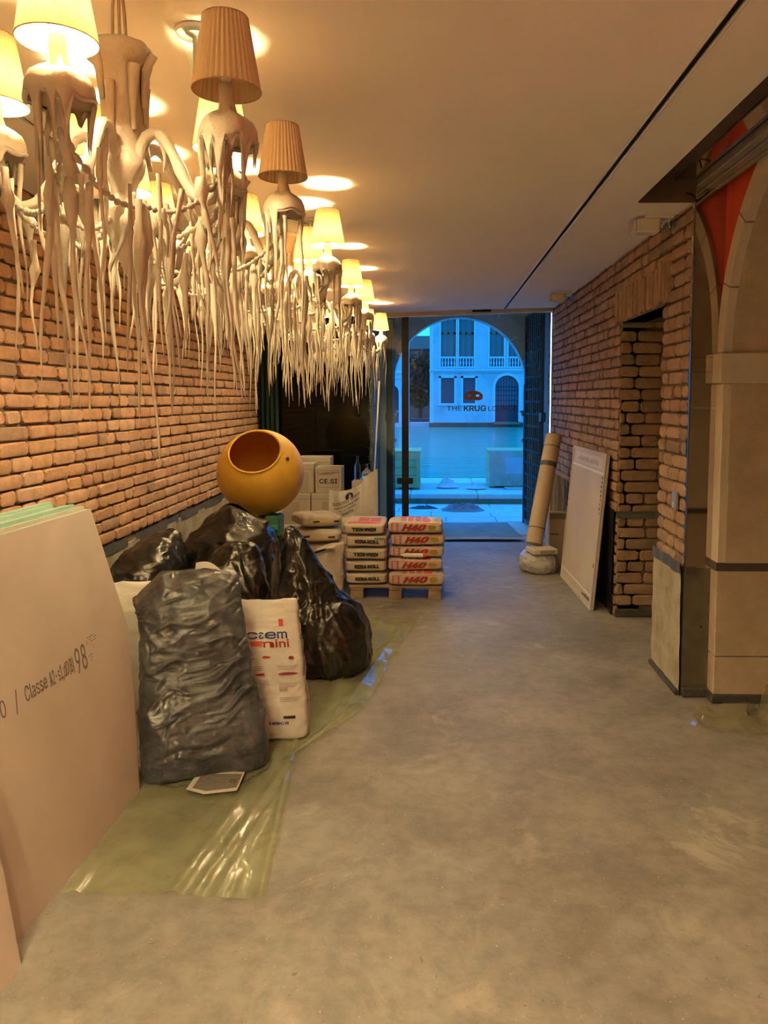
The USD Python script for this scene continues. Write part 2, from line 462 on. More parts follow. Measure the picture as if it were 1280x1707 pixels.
obj('niche_back', cat([bx(1.78, 1.84, NY0 - .2, NY1 + .2, -.05, 2.3), bx(XR + .16, 1.80, NY0 - .2, NY0, -.05, 2.3)]), M['mortar'], wr)
obj('niche_lintel', bx(XR + .012, 1.80, NY0, NY1 - .018, NZ, NZ + .12), M['mortar'], wr)
obj('jamb_tape', bx(XR - .002, 1.60, NY1 - .024, NY1 - .018, .685, .735), M['tape'], wr)
obj('jamb_plinth', bx(XR + .0, 1.78, NY1 - .03, NY1, 0, .055, .006), M['plinth'], wr)
# plastered foot of the pier
n1, n2 = 18, 24
Y, Z = np.meshgrid(np.linspace(PIER - .004, NY0 + .004, n1), np.linspace(.0, .655, n2), indexing='ij')
bump = .012 * meshkit.fbm(np.stack([Y * 9, Z * 9, Y * 0], -1), 4, 3)
P = np.stack([XR - .006 - bump, Y, Z], -1)
ret = np.stack([P[-1], P[-1] * A([0, 1, 1]) + A([1.45, 0, 0])])
obj('dado_plaster', cat([grid(P), grid(ret)]), M['plaster_dado'], wr, smooth=True)
yy = np.linspace(PIER - .004, NY0 + .006, 20)
wob = .01 * (meshkit.noise(np.stack([yy * 14, yy * 0, yy * 0], 1)) - .5)
obj('tape_strip', grid(np.stack([np.stack([XR - .021 - .004 * np.sin(yy * 40), yy, z + wob], 1) for z in (.625, .65, .684)])), M['tape'], wr, smooth=True)
obj('pier_plinth', bx(XR - .03, XR, PIER, NY0, 0, .03, .006), M['plinth'], wr)

# mirror-clad return of the pier, then the red wall with the stone arch
XA = 1.405
mr = thing('trim_2', None, None, kind='structure')
obj('mirror_panel', bx(XR + .003, XA + .02, PIER - .012, PIER + .03, .66, 2.60), M['mirror'], mr)
obj('mirror_edge', bx(XR - .002, XR + .004, PIER - .016, PIER - .006, .66, 2.45), M['steel'], mr)
obj('mirror_foot', bx(XR + .0, XA + .02, PIER - .010, PIER + .03, .05, .66), pbr('dusty_mirror', (.20, .18, .13), .35, (.13, .12, .09), scale=6, metallic=.6), mr)
obj('glint_strip', bx(XR + .004, XA, PIER - .016, PIER - .010, 1.452, 1.459), pbr('glint_metal', (.9, .9, .9), .2, metallic=1.0), mr)  # bright bar stands in for a reflected line of light in the mirror
for zz in (1.63, 1.70):  # two fainter reflected lines, likewise built as thin bars
    obj('glint_strip', bx(XR + .004, XA, PIER - .014, PIER - .010, zz, zz + .003), M['steel'], mr)
obj('tape_patch', bx(XR + .004, XR + .055, PIER - .018, PIER - .012, .625, .665), M['tape_brown'], mr)
obj('bolt_hole', trimesh.creation.cylinder(.005, .004, sections=12, transform=trimesh.transformations.translation_matrix([1.345, PIER - .012, .36]) @ trimesh.transformations.rotation_matrix(PI / 2, [1, 0, 0])), M['dark_gap'], mr)
obj('mirror_plinth', bx(XR, XA + .01, PIER - .03, PIER + .02, 0, .05, .008), M['plinth'], mr)

CY, CZ, RI, RO = 2.88, 1.72, .88, .968
th = np.linspace(0, PI, 49)
arch_in = [(CY + RI * math.cos(t), CZ + RI * math.sin(t)) for t in th]
arch_out = [(CY + RO * math.cos(t), CZ + RO * math.sin(t)) for t in th]
wa = thing('wall_arch', None, None, kind='structure')
opening = Polygon([(CY + RO, -.1)] + arch_out + [(CY - RO, -.1)])
ax = lambda v: np.stack([XA + v[:, 2], v[:, 0], v[:, 1]], 1)
obj('red_plaster', slab(sbox(YB, -.05, PIER + .02, 3.0).difference(opening), .16, ax), M['red_wall'], wa)
XS = 1.385
sx = lambda v: np.stack([XS + v[:, 2], v[:, 0], v[:, 1]], 1)
# voussoirs, each a stone
nv = 9
for k in range(nv):
    t0, t1 = PI * k / nv + .004, PI * (k + 1) / nv - .004
    tt = np.linspace(t0, t1, 8)
    poly = Polygon([(CY + RI * math.cos(t), CZ + RI * math.sin(t)) for t in tt] + [(CY + RO * math.cos(t), CZ + RO * math.sin(t)) for t in tt[::-1]])
    obj('voussoir', slab(poly, .75, sx), M['stone'], wa)
for s in (1, -1):
    e0, e1 = CY + s * RI, CY + s * RO
    a, b = min(e0, e1), max(e0, e1)
    obj('impost', bx(XS - .022, XS + .75, a - (.022 if s > 0 else .01), b + (.01 if s > 0 else .022), 1.575, CZ, .006), M['stone'], wa)
    obj('jamb_stone', bx(XS, XS + .75, a, b, .70, 1.574, .004), M['stone'], wa)
    obj('jamb_stone', bx(XS, XS + .75, a, b, .235, .665, .004), M['stone_dark'], wa)
    obj('jamb_stone', bx(XS, XS + .75, a, b, .04, .232, .004), M['stone_dark'], wa)
    obj('jamb_tape', bx(XS - .004, XS + .75, a - .004, b + .002, .662, .703), M['tape_brown'], wa)
    obj('jamb_plinth', bx(XS - .012, XS + .76, a - .012, b + .005, 0, .045, .006), M['plinth'], wa)
# rough plaster lining of the arch, set a little back from the stone edge
lin = [(CY + (RI + .012) * math.cos(t), CZ + (RI + .012) * math.sin(t)) for t in th]
obj('arch_lining', grid(np.stack([np.stack([np.full(49, XS + .04), A(arch_in)[:, 0], A(arch_in)[:, 1] - .0], 1) + A([0, 0, 0]), np.stack([np.full(49, XS + .76), A(arch_in)[:, 0], A(arch_in)[:, 1]], 1)]) * A([1, 1, 1]) + A([0, 0, -.003])), M['stone_dark'], wa, smooth=True)
obj('jamb_lining', bx(XS + .04, XS + .76, CY + RI - .006, CY + RI + .01, .703, 1.574), M['stone_dark'], wa)

struct('wall_side_room', cat([bx(2.9, 2.95, YB, PIER + .3, -.05, 3.0), bx(2.1, 2.95, 3.9, 4.0, -.05, 3.0), bx(1.4, 2.95, YB, PIER + .3, 2.95, 3.0)]), M['ceiling'])
struct('wall_back', bx(-4, 4, YB - .1, YB, -.05, 3.0), M['ceiling'])
struct('roof_deck', bx(-4, 4, YB - .1, 9.3, 3.02, 3.06), M['dark_gap'])

# ---------------------------------------------------------------- glazed end of the room
wf = thing('wall_front', None, None, kind='structure')
for k in range(2):
    x0 = XL + .02 + k * .595
    obj('black_glass_panel', bx(x0, x0 + .589, YE + .08, YE + .10, .0, 2.5), M['black_glass'], wf)
obj('black_backing', bx(XL - .05, -.66, YE + .10, YE + .14, 0, 2.9), M['black_metal'], wf)

dr = thing('door_1', None, None, kind='structure')
hd = Polygon([(-.66, 2.346), (1.245, 2.411), (1.245, 2.50), (-.66, 2.50)])
obj('door_header', slab(hd, .12, lambda v: np.stack([v[:, 0], YE + v[:, 2], v[:, 1]], 1)), pbr('header_paint', (.42, .36, .30), .6), dr)
obj('header_edge', tube([(-.66, YE - .004, 2.346), (1.245, YE - .004, 2.411)], .005, 6), M['white_trim'], dr)
obj('door_sensor', bx(.405, .60, YE - .03, YE, 2.405, 2.452, .006), M['black_metal'], dr)
obj('glass_leaf', bx(-.262, 1.222, YE + .05, YE + .058, .01, 2.40), M['pane'], dr)
obj('door_stile', bx(-.333, -.262, YE + .03, YE + .075, 0, 2.38, .004), M['black_metal'], dr)
obj('lock_box', cat([bx(-.385, -.215, YE + .005, YE + .08, .595, .66, .006), trimesh.creation.cylinder(.014, .05, transform=trimesh.transformations.translation_matrix([-.30, YE - .01, .628]) @ trimesh.transformations.rotation_matrix(PI / 2, [1, 0, 0]))]), M['black_metal'], dr)
wn = thing('window_1', None, None, kind='structure')
obj('side_pane', bx(-.645, -.333, YE + .05, YE + .058, .01, 2.36), M['pane'], wn)
obj('side_stile', bx(-.492, -.430, YE + .07, YE + .12, 0, 2.36, .004), M['black_metal'], wn)
obj('corner_stile', bx(-.668, -.650, YE + .03, YE + .08, 0, 2.36), M['steel'], wn)
lt = thing('light_strip', 'tall thin white light strip glowing where glass door meets right brick wall', 'light', (1.232, YE + .03, 0))
obj('diffuser', bx(-.002, .007, -.01, .01, 1.0, 2.40), emit('strip_glow', (.80, .92, 1.0), 1.0), lt)
obj('profile', bx(.009, .013, -.014, .014, .98, 2.41), M['steel'], lt)

# lettering and emblem on the glass
yl = YE + .046
tx = lambda m, x, z, y=yl: trimesh.Trimesh(np.stack([m.vertices[:, 0] + x, np.full(len(m.vertices), y) - m.vertices[:, 2], m.vertices[:, 1] + z], 1), m.faces[:, ::-1], process=False)
black_print = pbr('black_print', (.02, .018, .02), .6)


def text_at(text, height, width=None, bold=False, depth=.001):
    m = meshkit.text_mesh(text, height, depth, bold)
    if width:
        m.vertices[:, 0] *= width / (m.vertices[:, 0].max() - m.vertices[:, 0].min())
    m.vertices[:, 0] -= m.vertices[:, 0].min()
    return m


obj('lettering', cat([tx(text_at('THE', .050, .155), .145, 1.375), tx(text_at('KRUG', .056, .235, True), .325, 1.373), tx(text_at('LOUNGE', .048, .30), .585, 1.375)]), black_print, dr)
em = Polygon([(.09 * math.cos(t) * (1 + .10 * math.cos(2 * t)), .052 * math.sin(t) - (.022 if math.sin(t) < 0 else 0) * abs(math.cos(t)) ** 2) for t in np.linspace(0, 2 * PI, 40)[:-1]]).buffer(0)
notch = Polygon([(.035 * math.cos(t), -.075 + .04 * math.sin(t)) for t in np.linspace(0, 2 * PI, 24)[:-1]])
eyes = [Polygon([(s * .045 + .021 * math.cos(t), .0 + .013 * math.sin(t)) for t in np.linspace(0, 2 * PI, 20)[:-1]]) for s in (-1, 1)]
em = em.difference(notch)
for e in eyes:
    em = em.difference(e)
obj('mask_emblem', tx(trimesh.util.concatenate([trimesh.creation.extrude_polygon(g, .001, engine='earcut') for g in getattr(em, 'geoms', [em])]), .425, 1.535), pbr('emblem_print', (.16, .05, .025), .6), dr)

# entry between the glass and the arch
YO, YO2 = 9.32, 9.52
ACX, AR, AZ = .315, .79, 1.675
t2 = np.linspace(0, PI, 41)
op = Polygon([(ACX + AR, -.2)] + [(ACX + AR * math.cos(t), AZ + AR * math.sin(t)) for t in t2] + [(ACX - AR, -.2)])
wo = thing('wall_outer', None, None, kind='structure')
ring = Polygon([(ACX + (AR + .20) * math.cos(t), AZ + (AR + .20) * math.sin(t)) for t in t2] + [(ACX + AR * math.cos(t), AZ + AR * math.sin(t)) for t in t2[::-1]])
yo = lambda off: (lambda v: np.stack([v[:, 0], YO + off + v[:, 2], v[:, 1]], 1))
obj('outer_plaster', slab(sbox(-6, -.3, 6, 5).difference(op.union(ring)), YO2 - YO, yo(0)), M['teal_plaster'], wo)
for k in range(9):
    tt = np.linspace(PI * k / 9 + .004, PI * (k + 1) / 9 - .004, 8)
    q = Polygon([(ACX + AR * math.cos(t), AZ + AR * math.sin(t)) for t in tt] + [(ACX + (AR + .2) * math.cos(t), AZ + (AR + .2) * math.sin(t)) for t in tt[::-1]])
    obj('arch_stone', slab(q, YO2 - YO + .03, yo(-.015)), M['white_stone'], wo)
for s in (-1, 1):
    e = ACX + s * AR
    obj('jamb_stone', bx(min(e, e + s * .1), max(e, e + s * .1), YO - .01, YO2 + .02, -.05, AZ), M['white_stone'], wo)
for s in (1, -1):
    e = ACX + s * AR
    prof = [(0, 0), (.028, .01), (.032, .03), (.012, .045), (.004, .09), (0, .10)]
    obj('corbel', cat([bx(min(e, e - s * .045), max(e, e - s * .045), YO2 - .02, YO2 + .10, 1.33, 1.36, .006), bx(min(e, e - s * .025), max(e, e - s * .025), YO2 - .02, YO2 + .09, 1.29, 1.335, .006), bx(min(e, e - s * .030), max(e, e - s * .030), YO2 - .02, YO2 + .09, .97, 1.02, .012)]), M['white_stone'], wo)
struct('wall_entry_right', bx(1.262, 1.32, YE + .12, YO, -.05, 2.8), M['teal_plaster'])
struct('wall_entry_left', bx(-.70, -.645, YE + .12, YO, -.05, 2.8), pbr('dimmed_entry_plaster', (.14, .15, .14), .8, (.09, .10, .10), scale=5))  # darker copy of the entry plaster, dimmed against the daylight it catches
struct('entry_ceiling', bx(-.7, 1.32, YE + .12, YO, 2.62, 2.66), M['teal_plaster'])

# ---------------------------------------------------------------- outside: gates, quay, canal, palaces
def gate(name, label, hinge, free):
    h, e = A([*hinge, 0.0]), A([*free, 0.0])
    d = (e - h); L = np.linalg.norm(d); d /= L
    g = thing(name, label, 'gate', (h + e) / 2)
    z0, z1 = .04, 2.46
    P = lambda s, z: h + d * s + A([0, 0, z])
    fr_ = [tube([P(0, z0), P(0, z1)], .016, 6), tube([P(L, z0), P(L, z1)], .022, 6), tube([P(0, z0 + .01), P(L, z0 + .01)], .016, 6), tube([P(0, z1), P(L, z1)], .016, 6)]
    obj('gate_frame', cat(fr_), M['iron'], g, world=True)
    for k in range(1, 8):
        obj('bar', tube([P(L * k / 8, z0), P(L * k / 8, z1)], .0075, 6), M['iron'], g, world=True)
    for r in range(1, 17):
        z = z0 + (z1 - z0) * r / 17
        s = np.linspace(0, L, 33)
        obj('crossbar', tube(np.stack([h[0] + d[0] * s, h[1] + d[1] * s, z + .012 * np.sin(s / L * 8 * 2 * PI)], 1), .008, 5), M['iron'], g, world=True)
    n = A([d[1], -d[0], 0])
    m = move(bx(-.06, .06, -.025, .025, -.05, .05, .006), P(L + .02, 1.30), rz=math.atan2(d[1], d[0]))
    obj('gate_handle', m, M['iron'], g, world=True)
    return g


gate('iron_gate', 'dark wrought iron grid gate leaf folded back at right of the arch', (1.10, 9.28), (1.185, 8.50))
gate('iron_gate', 'dark wrought iron grid gate leaf folded back at left of the arch', (-.475, 9.28), (-.495, 8.52))

rng = np.random.default_rng(5)
pv = thing('pavement', None, None, kind='structure')
y = 8.62
row = 0
while y < 11.12:
    d = .42
    x = -2.6 - (row % 2) * .35
    while x < 3.2:
        w = rng.uniform(.55, .9)
        obj('paving_slab', bx(x + .004, x + w - .004, y + .004, min(y + d, 11.14) - .004, -.10, -.012 + rng.uniform(-.004, .004), .006), M['white_stone'], pv)
        x += w
    y += d
    row += 1
obj('paving_bed', bx(-6, 6, 8.06, 11.15, -.3, -.035), M['stone'], pv)
qy = thing('quay', None, None, kind='structure')
obj('riser', bx(-8, 8, 11.15, 11.35, -.3, .118, .01), M['weed'], qy)
x = -3.4
while x < 4.2:
    w = rng.uniform(.8, 1.2)
    obj('edge_stone', bx(x + .004, x + w - .004, 11.12, 11.62, .06, .131, .01), M['white_stone'], qy)
    obj('deck_stone', bx(x + .004, x + w - .004, 11.63, 12.52, .05, .122 + rng.uniform(-.004, .004), .008), M['teal_plaster'], qy)
    obj('coping_stone', bx(x + .004, x + w - .004, 12.53, 13.37, -.5, .131, .012), M['white_stone'], qy)
    x += w
obj('quay_wall', bx(-30, 30, 11.3, 13.33, -2, .045), M['weed'], qy)

water = usdkit.material(stage, '/World/Looks/canal_water', {
    'g': ('geometry', {}), 'mp': ('mapping', {'scale': (.5, 1.6, 1.0)}),
    'n': ('noise_texture', {'scale': 1.1, 'detail': 6.0, 'roughness': .6, 'distortion': .5}),
    'b': ('bump', {'strength': 1.0, 'distance': .22}),
    'p': ('principled_bsdf', {'base_color': (.01, .34, .22), 'roughness': .12, 'ior': 1.33, 'specular_ior_level': .6})},
    [('g.position', 'mp.vector'), ('mp.vector', 'n.vector'), ('n.fac', 'b.height'), ('b.normal', 'p.normal')], surface='p.BSDF')
cw = struct('canal', grid(np.stack(np.meshgrid(np.linspace(-90, 90, 20), np.linspace(13.3, 100, 20), [-.5], indexing='ij'), -1)[:, :, 0]), water)

M['facade'] = pbr('palace_stucco', (.56, .54, .52), .9, (.40, .37, .35), scale=.8, bump=.02, bscale=3, lo=.5, hi=.78)
M['facade_trim'] = pbr('palace_stone', (.62, .61, .59), .8)
M['facade_dark'] = pbr('dark_interior', (.03, .035, .04), .6)
M['win_frame'] = pbr('olive_frame', (.16, .15, .07), .7)
M['win_glass'] = pbr('old_glass', (.10, .13, .15), .12)
M['grille'] = pbr('window_grille', (.11, .13, .13), .7)
M['algae'] = pbr('algae', (.03, .06, .035), .8, (.06, .08, .05), scale=2)
FY = 55.2


def palace():
    p = thing('palazzo', 'pale stucco palazzo with balustraded windows and arched water door across the canal', 'building', (7, FY, -.5))
    holes = []
    lows, ups = [], []
    for x0 in (-3.30 + 3.85,):
        pass
    low = [(.55, 1.48), (2.12, 2.97), (9.6, 10.5), (11.2, 12.1)]
    up = [(.54, 1.59), (1.81, 2.86), (3.97, 4.97), (5.30, 6.3), (8.2, 9.2), (9.5, 10.5), (12.2, 13.2)]
    wall = sbox(-.26, -.6, 15, 12)
    for a, b in low:
        wall = wall.difference(sbox(a, 1.2, b, 2.98))
    for a, b in up:
        for z in (3.70, 8.3):
            wall = wall.difference(sbox(a, z, b, z + 3.45))
    dx0, dx1 = 4.39, 6.05
    r = (dx1 - dx0) / 2
    tt = np.linspace(0, PI, 25)
    da = Polygon([(dx1, -.12)] + [(dx0 + r + r * math.cos(t), 2.32 + r * math.sin(t)) for t in tt] + [(dx0, -.12)])
    wall = wall.difference(da)
    fy = lambda off: (lambda v: np.stack([v[:, 0], FY + off + v[:, 2], v[:, 1]], 1))
    obj('wall', slab(wall, .5, fy(0)), M['facade'], p, world=True)
    obj('shaded_side_wall', cat([bx(-.26, .1, FY + .5, FY + 1.4, -.6, 12), bx(-.26, 15, FY + 1.4, FY + 1.5, -.6, 12)]), M['facade_dark'], p, world=True)  # near-black: the building's shaded side is put into the colour
    obj('algae_band', bx(-.28, 15, FY - .06, FY, -.6, -.18), M['algae'], p, world=True)
    for z, h in ((3.42, .18), (2.98 + .38, .10), (8.0, .2)):
        obj('string_course', bx(-.28, 15, FY - .10, FY, z, z + h), M['facade_trim'], p, world=True)
    for a, b in ((-.26, .02), (14.7, 15)):
        obj('quoin', bx(a, b, FY - .07, FY, -.2, 12), M['facade_trim'], p, world=True)
    for a, b in low:
        w = obj('window_surround', cat([bx(a - .16, a, FY - .07, FY + .02, 1.1, 3.12), bx(b, b + .16, FY - .07, FY + .02, 1.1, 3.12), bx(a - .16, b + .16, FY - .07, FY + .02, 2.98, 3.14), bx(a - .22, b + .22, FY - .12, FY + .02, 1.02, 1.2)]), M['facade_trim'], p, world=True)
        obj('pane', bx(a, b, FY + .25, FY + .28, 1.2, 2.98), M['win_glass'], w, world=True)
        g = [bx(x - .012, x + .012, FY + .1, FY + .125, 1.2, 2.98) for x in np.linspace(a, b, 8)] + [bx(a, b, FY + .1, FY + .125, z - .012, z + .012) for z in np.linspace(1.2, 2.98, 13)]
        obj('grille', cat(g), M['grille'], w, world=True)
    for a, b in up:
        for z in (3.70, 8.3):
            w = obj('window_surround', cat([bx(a - .12, a, FY - .06, FY + .02, z - .05, z + 3.6), bx(b, b + .12, FY - .06, FY + .02, z - .05, z + 3.6), bx(a - .12, b + .12, FY - .06, FY + .02, z + 3.45, z + 3.62)]), M['facade_trim'], p, world=True)
            m = (a + b) / 2
            t = .055
            obj('frame', cat([bx(a, a + .16, FY + .2, FY + .3, z, z + 3.45), bx(b - .16, b, FY + .2, FY + .3, z, z + 3.45), bx(m - t, m + t, FY + .2, FY + .3, z, z + 3.45), bx(a, b, FY + .2, FY + .3, z + 2.35, z + 2.50)]), M['win_frame'], w, world=True)
            obj('pane', bx(a, b, FY + .30, FY + .33, z, z + 3.45), M['win_glass'], w, world=True)
            obj('curtain', cat([bx(a + .2, m - .1, FY + .36, FY + .37, z, z + 3.3), bx(m + .1, b - .2, FY + .36, FY + .37, z, z + 3.3)]), M['facade_trim'], w, world=True)
            bl = [bx(a - .02, b + .02, FY - .05, FY + .14, z + .66, z + .78), bx(a - .02, b + .02, FY - .05, FY + .14, z - .02, z + .08)]
            for x in np.linspace(a + .1, b - .1, 5):
                bl.append(move(lathe([(.05, 0), (.05, .06), (.035, .1), (.07, .22), (.05, .36), (.032, .44), (.05, .5), (.05, .58)], 8), (x, FY + .04, z + .08)))
            obj('balustrade', cat(bl), M['facade_trim'], w, world=True)
    so = Polygon([(dx1 + .2, -.12)] + [(dx0 + r + (r + .2) * math.cos(t), 2.32 + (r + .2) * math.sin(t)) for t in tt] + [(dx0 - .2, -.12)]).difference(da)
    d = obj('water_door', slab(so, .1, fy(-.08)), M['facade_trim'], p, world=True)
    obj('door_leaf', bx(dx0, dx1, FY + .35, FY + .4, -.12, 1.05), M['facade_dark'], d, world=True)
    obj('door_glass', slab(da, .03, fy(.42)), M['win_glass'], d, world=True)
    g = [bx(x - .02, x + .02, FY + .32, FY + .36, 1.0, 3.1) for x in np.linspace(dx0 + .05, dx1 - .05, 9)] + [bx(dx0, dx1, FY + .32, FY + .36, z - .03, z + .03) for z in (1.05, 1.4, 1.75, 2.1, 2.36)]
    obj('door_grille', cat(g), M['facade_dark'], d, world=True)
    obj('doorstep', bx(dx0 - .1, dx1 + .1, FY - .3, FY + .3, -.3, -.12), M['win_frame'], d, world=True)


palace()


def left_palace():
    p = thing('palazzo', 'pale palazzo with dark arched water gate left of the narrow side canal', 'building', (-6, FY - 1, -.5))
    cx, r = -3.0, .55
    tt = np.linspace(0, PI, 25)
    ops = [Polygon([(c + r, -.2)] + [(c + r * math.cos(t), 1.95 + r * math.sin(t)) for t in tt] + [(c - r, -.2)]) for c in (-3.0, -5.6, -8.2)]
    wall = sbox(-11, -.6, -1.75, 9.0)
    for o in ops:
        wall = wall.difference(o)
    for c in (-3.0, -5.6, -8.2):
        wall = wall.difference(sbox(c - .4, 4.6, c + .4, 6.6))
    f1 = lambda off: (lambda v: np.stack([v[:, 0], FY + off + v[:, 2], v[:, 1]], 1))
    obj('wall', slab(wall, .4, f1(0)), M['facade'], p, world=True)
    obj('dark_inside', bx(-11, -1.75, FY + 1.2, FY + 1.3, -.6, 9), M['facade_dark'], p, world=True)
    obj('string_course', bx(-11, -1.72, FY - .1, FY, 3.3, 3.5), M['facade_trim'], p, world=True)
    obj('string_course', bx(-11, -1.72, FY - .1, FY, 2.95, 3.05), M['facade_trim'], p, world=True)
    obj('corner_post', bx(-1.95, -1.72, FY - .08, FY + .4, -.6, 9), M['facade_trim'], p, world=True)
    for o in ops:
        q = Polygon([(x * 1.0, z) for x, z in o.exterior.coords]).buffer(.12, join_style=2).difference(o).intersection(sbox(-12, -.2, 0, 9))
        obj('arch_surround', slab(q, .1, f1(-.08)), M['facade_trim'], p, world=True)
        obj('gate_grille', slab(o, .05, f1(.6)), M['facade_dark'], p, world=True)
    for c in (-3.0, -5.6, -8.2):
        w = obj('window', cat([bx(c - .5, c - .4, FY - .06, FY + .1, 4.5, 6.7), bx(c + .4, c + .5, FY - .06, FY + .1, 4.5, 6.7), bx(c - .5, c + .5, FY - .06, FY + .1, 6.6, 6.75)]), M['facade_trim'], p, world=True)
        obj('pane', bx(c - .4, c + .4, FY + .2, FY + .23, 4.6, 6.6), M['win_glass'], w, world=True)


left_palace()
bh = thing('house', 'dark brick house at the end of the narrow side canal between palazzi', 'building', (-1, 74, -.5))
obj('wall', bx(-6, 3, 74, 78, -.6, 6.2), pbr('dark_brickwork', (.16, .085, .06), .9, (.10, .06, .045), scale=2), bh, world=True)
obj('roof', (A([(-6.3, 73.7, 6.2), (3.3, 73.7, 6.2), (3.3, 78.3, 6.2), (-6.3, 78.3, 6.2), (-6.3, 76, 7.6), (3.3, 76, 7.6)]), [(0, 1, 5), (0, 5, 4), (2, 3, 4), (2, 4, 5), (1, 2, 5), (3, 0, 4)]), pbr('roof_tiles', (.20, .09, .06), .9), bh, world=True)
for c in (-1.6, -.6):
    obj('window', bx(c - .3, c + .3, 73.9, 74.05, 2.4, 3.8), M['win_glass'], bh, world=True)
tr = thing('tree', 'dark leafy tree filling the gap between the two palazzi', 'tree', (-1.0, 63, -.2))
rng = np.random.default_rng(8)
n = 2600
c = rng.normal(0, 1, (n, 3)); c /= np.linalg.norm(c, axis=1, keepdims=True)
c = c * (rng.uniform(.35, 1, (n, 1)) ** .5) * A([1.2, 1.6, 2.2]) + A([-1.1, 63, 3.0])
a_, b_ = rng.normal(0, .15, (n, 3)), rng.normal(0, .15, (n, 3))
V = np.stack([c - a_, c + b_, c + a_, c - b_], 1).reshape(-1, 3)
F = np.arange(n * 4).reshape(n, 4)
obj('foliage', (V, F), pbr('dark_leaves', (.03, .07, .03), .6, (.05, .10, .04), scale=3), tr, world=True, kind='stuff')
obj('trunk', tube([(-1.1, 63, -.3), (-1.0, 63, 1.2), (-1.15, 63.1, 3.0)], [.18, .14, .08], 8), pbr('bark', (.06, .045, .035), .9), tr, world=True)
bk = thing('bank_steps', 'pale low landing steps at the foot of the side canal', 'steps', (-1.0, 57.2, -.5))
obj('step', bx(-1.70, -.32, 56.2, 58.0, -.6, -.22), M['facade_trim'], bk, world=True)
obj('step', bx(-1.70, -.32, 58.0, 60, -.6, .0), M['facade_dark'], bk, world=True)

# crates, rags and plastic on the quay
M['crate_wood'] = pbr('new_timber', (.62, .47, .20), .7, (.52, .38, .15), scale=8, bump=.002, bscale=50)
film = pane('wrap_film', (.92, .95, .95), .15, .35, (.75, .78, .78))


def crate(name, label, x0, x1, y0, y1, z0, h):
    c = thing(name, label, 'crate', ((x0 + x1) / 2, (y0 + y1) / 2, z0))
    n = 4
    for k in range(n):
        a, b = z0 + .09 + (h - .11) * k / n, z0 + .09 + (h - .11) * (k + 1) / n - .006
        obj('front_board', bx(x0, x1, y0, y0 + .02, a, b, .003), M['crate_wood'], c, world=True)
        obj('side_board', bx(x0, x0 + .02, y0 + .02, y1, a, b, .003), M['crate_wood'], c, world=True)
        obj('side_board', bx(x1 - .02, x1, y0 + .02, y1, a, b, .003), M['crate_wood'], c, world=True)
    obj('back_board', bx(x0, x1, y1, y1 + .02, z0 + .09, z0 + h - .02), M['crate_wood'], c, world=True)
    obj('lid', bx(x0 - .01, x1 + .01, y0 - .01, y1 + .03, z0 + h - .02, z0 + h, .003), M['crate_wood'], c, world=True)
    for t in np.linspace(0, 1, 3):
        xx = x0 + (x1 - x0 - .1) * t
        obj('runner', bx(xx, xx + .1, y0 - .01, y1 + .02, z0, z0 + .085, .003), M['crate_wood'], c, world=True)
    for t in (x0, x1 - .06):
        obj('batten', bx(t, t + .06, y0 - .02, y0, z0 + .09, z0 + h - .02, .003), M['crate_wood'], c, world=True)
    obj('base_rail', bx(x0, x1, y0 - .03, y0 - .005, z0 + .02, z0 + .11, .003), M['crate_wood'], c, world=True)
    return c


c1 = crate('crate', 'yellow timber crate wrapped in clear film on the quay at right', .87, 1.75, 12.02, 12.75, .131, .57)
obj('delivery_note', bx(1.12, 1.40, 12.0, 12.005, .34, .60), pbr('note_paper', (.55, .60, .68), .6), c1, world=True)
P = []
for k in range(25):
    t = k / 24
    P.append([(.86 - .012 * math.sin(9 * z) - .0 + t * .9, 11.985 - .006 * math.sin(t * 40 + z * 14), .15 + z) for z in np.linspace(0, .56, 14)])
obj('film_wrap', grid(A(P)), film, c1, world=True, smooth=True)
crate('crate', 'pale timber crate on the quay behind the dark door post at left', -.95, -.20, 11.75, 12.5, .131, .58)


def heap(name, label, catg, c, rx_, ry_, h, m, seed, n=96, amp=.8, freq=2.4):
    """a crumpled low heap"""
    u = np.linspace(0, 2 * PI, n, endpoint=False)
    r = np.linspace(0, 1, 30)
    U, R = np.meshgrid(u, r, indexing='ij')
    X, Y = np.cos(U) * R * rx_, np.sin(U) * R * ry_
    q = np.stack([X * freq / rx_, Y * freq / ry_, X * 0], -1)
    nz = .6 * (1 - np.abs(2 * meshkit.fbm(q + 1.5 * meshkit.noise(q, seed + 5)[..., None], 3, seed) - 1)) + .4 * (1 - np.abs(2 * meshkit.noise(q * 2.6, seed + 2) - 1)) - .15
    edge = 1 + .25 * (meshkit.noise(np.stack([np.cos(U) * 2, np.sin(U) * 2, U * 0], -1), seed + 3) - .5)
    Z = h * (1 - R ** 2) * (.35 + amp * 1.6 * np.abs(nz - .35) * 2) + .002
    P = np.stack([c[0] + X * edge, c[1] + Y * edge, c[2] + Z], -1)
    P = np.concatenate([P, P[:1]], 0)
    return obj(name, grid(P), m, None, smooth=True, label=label, category=catg)


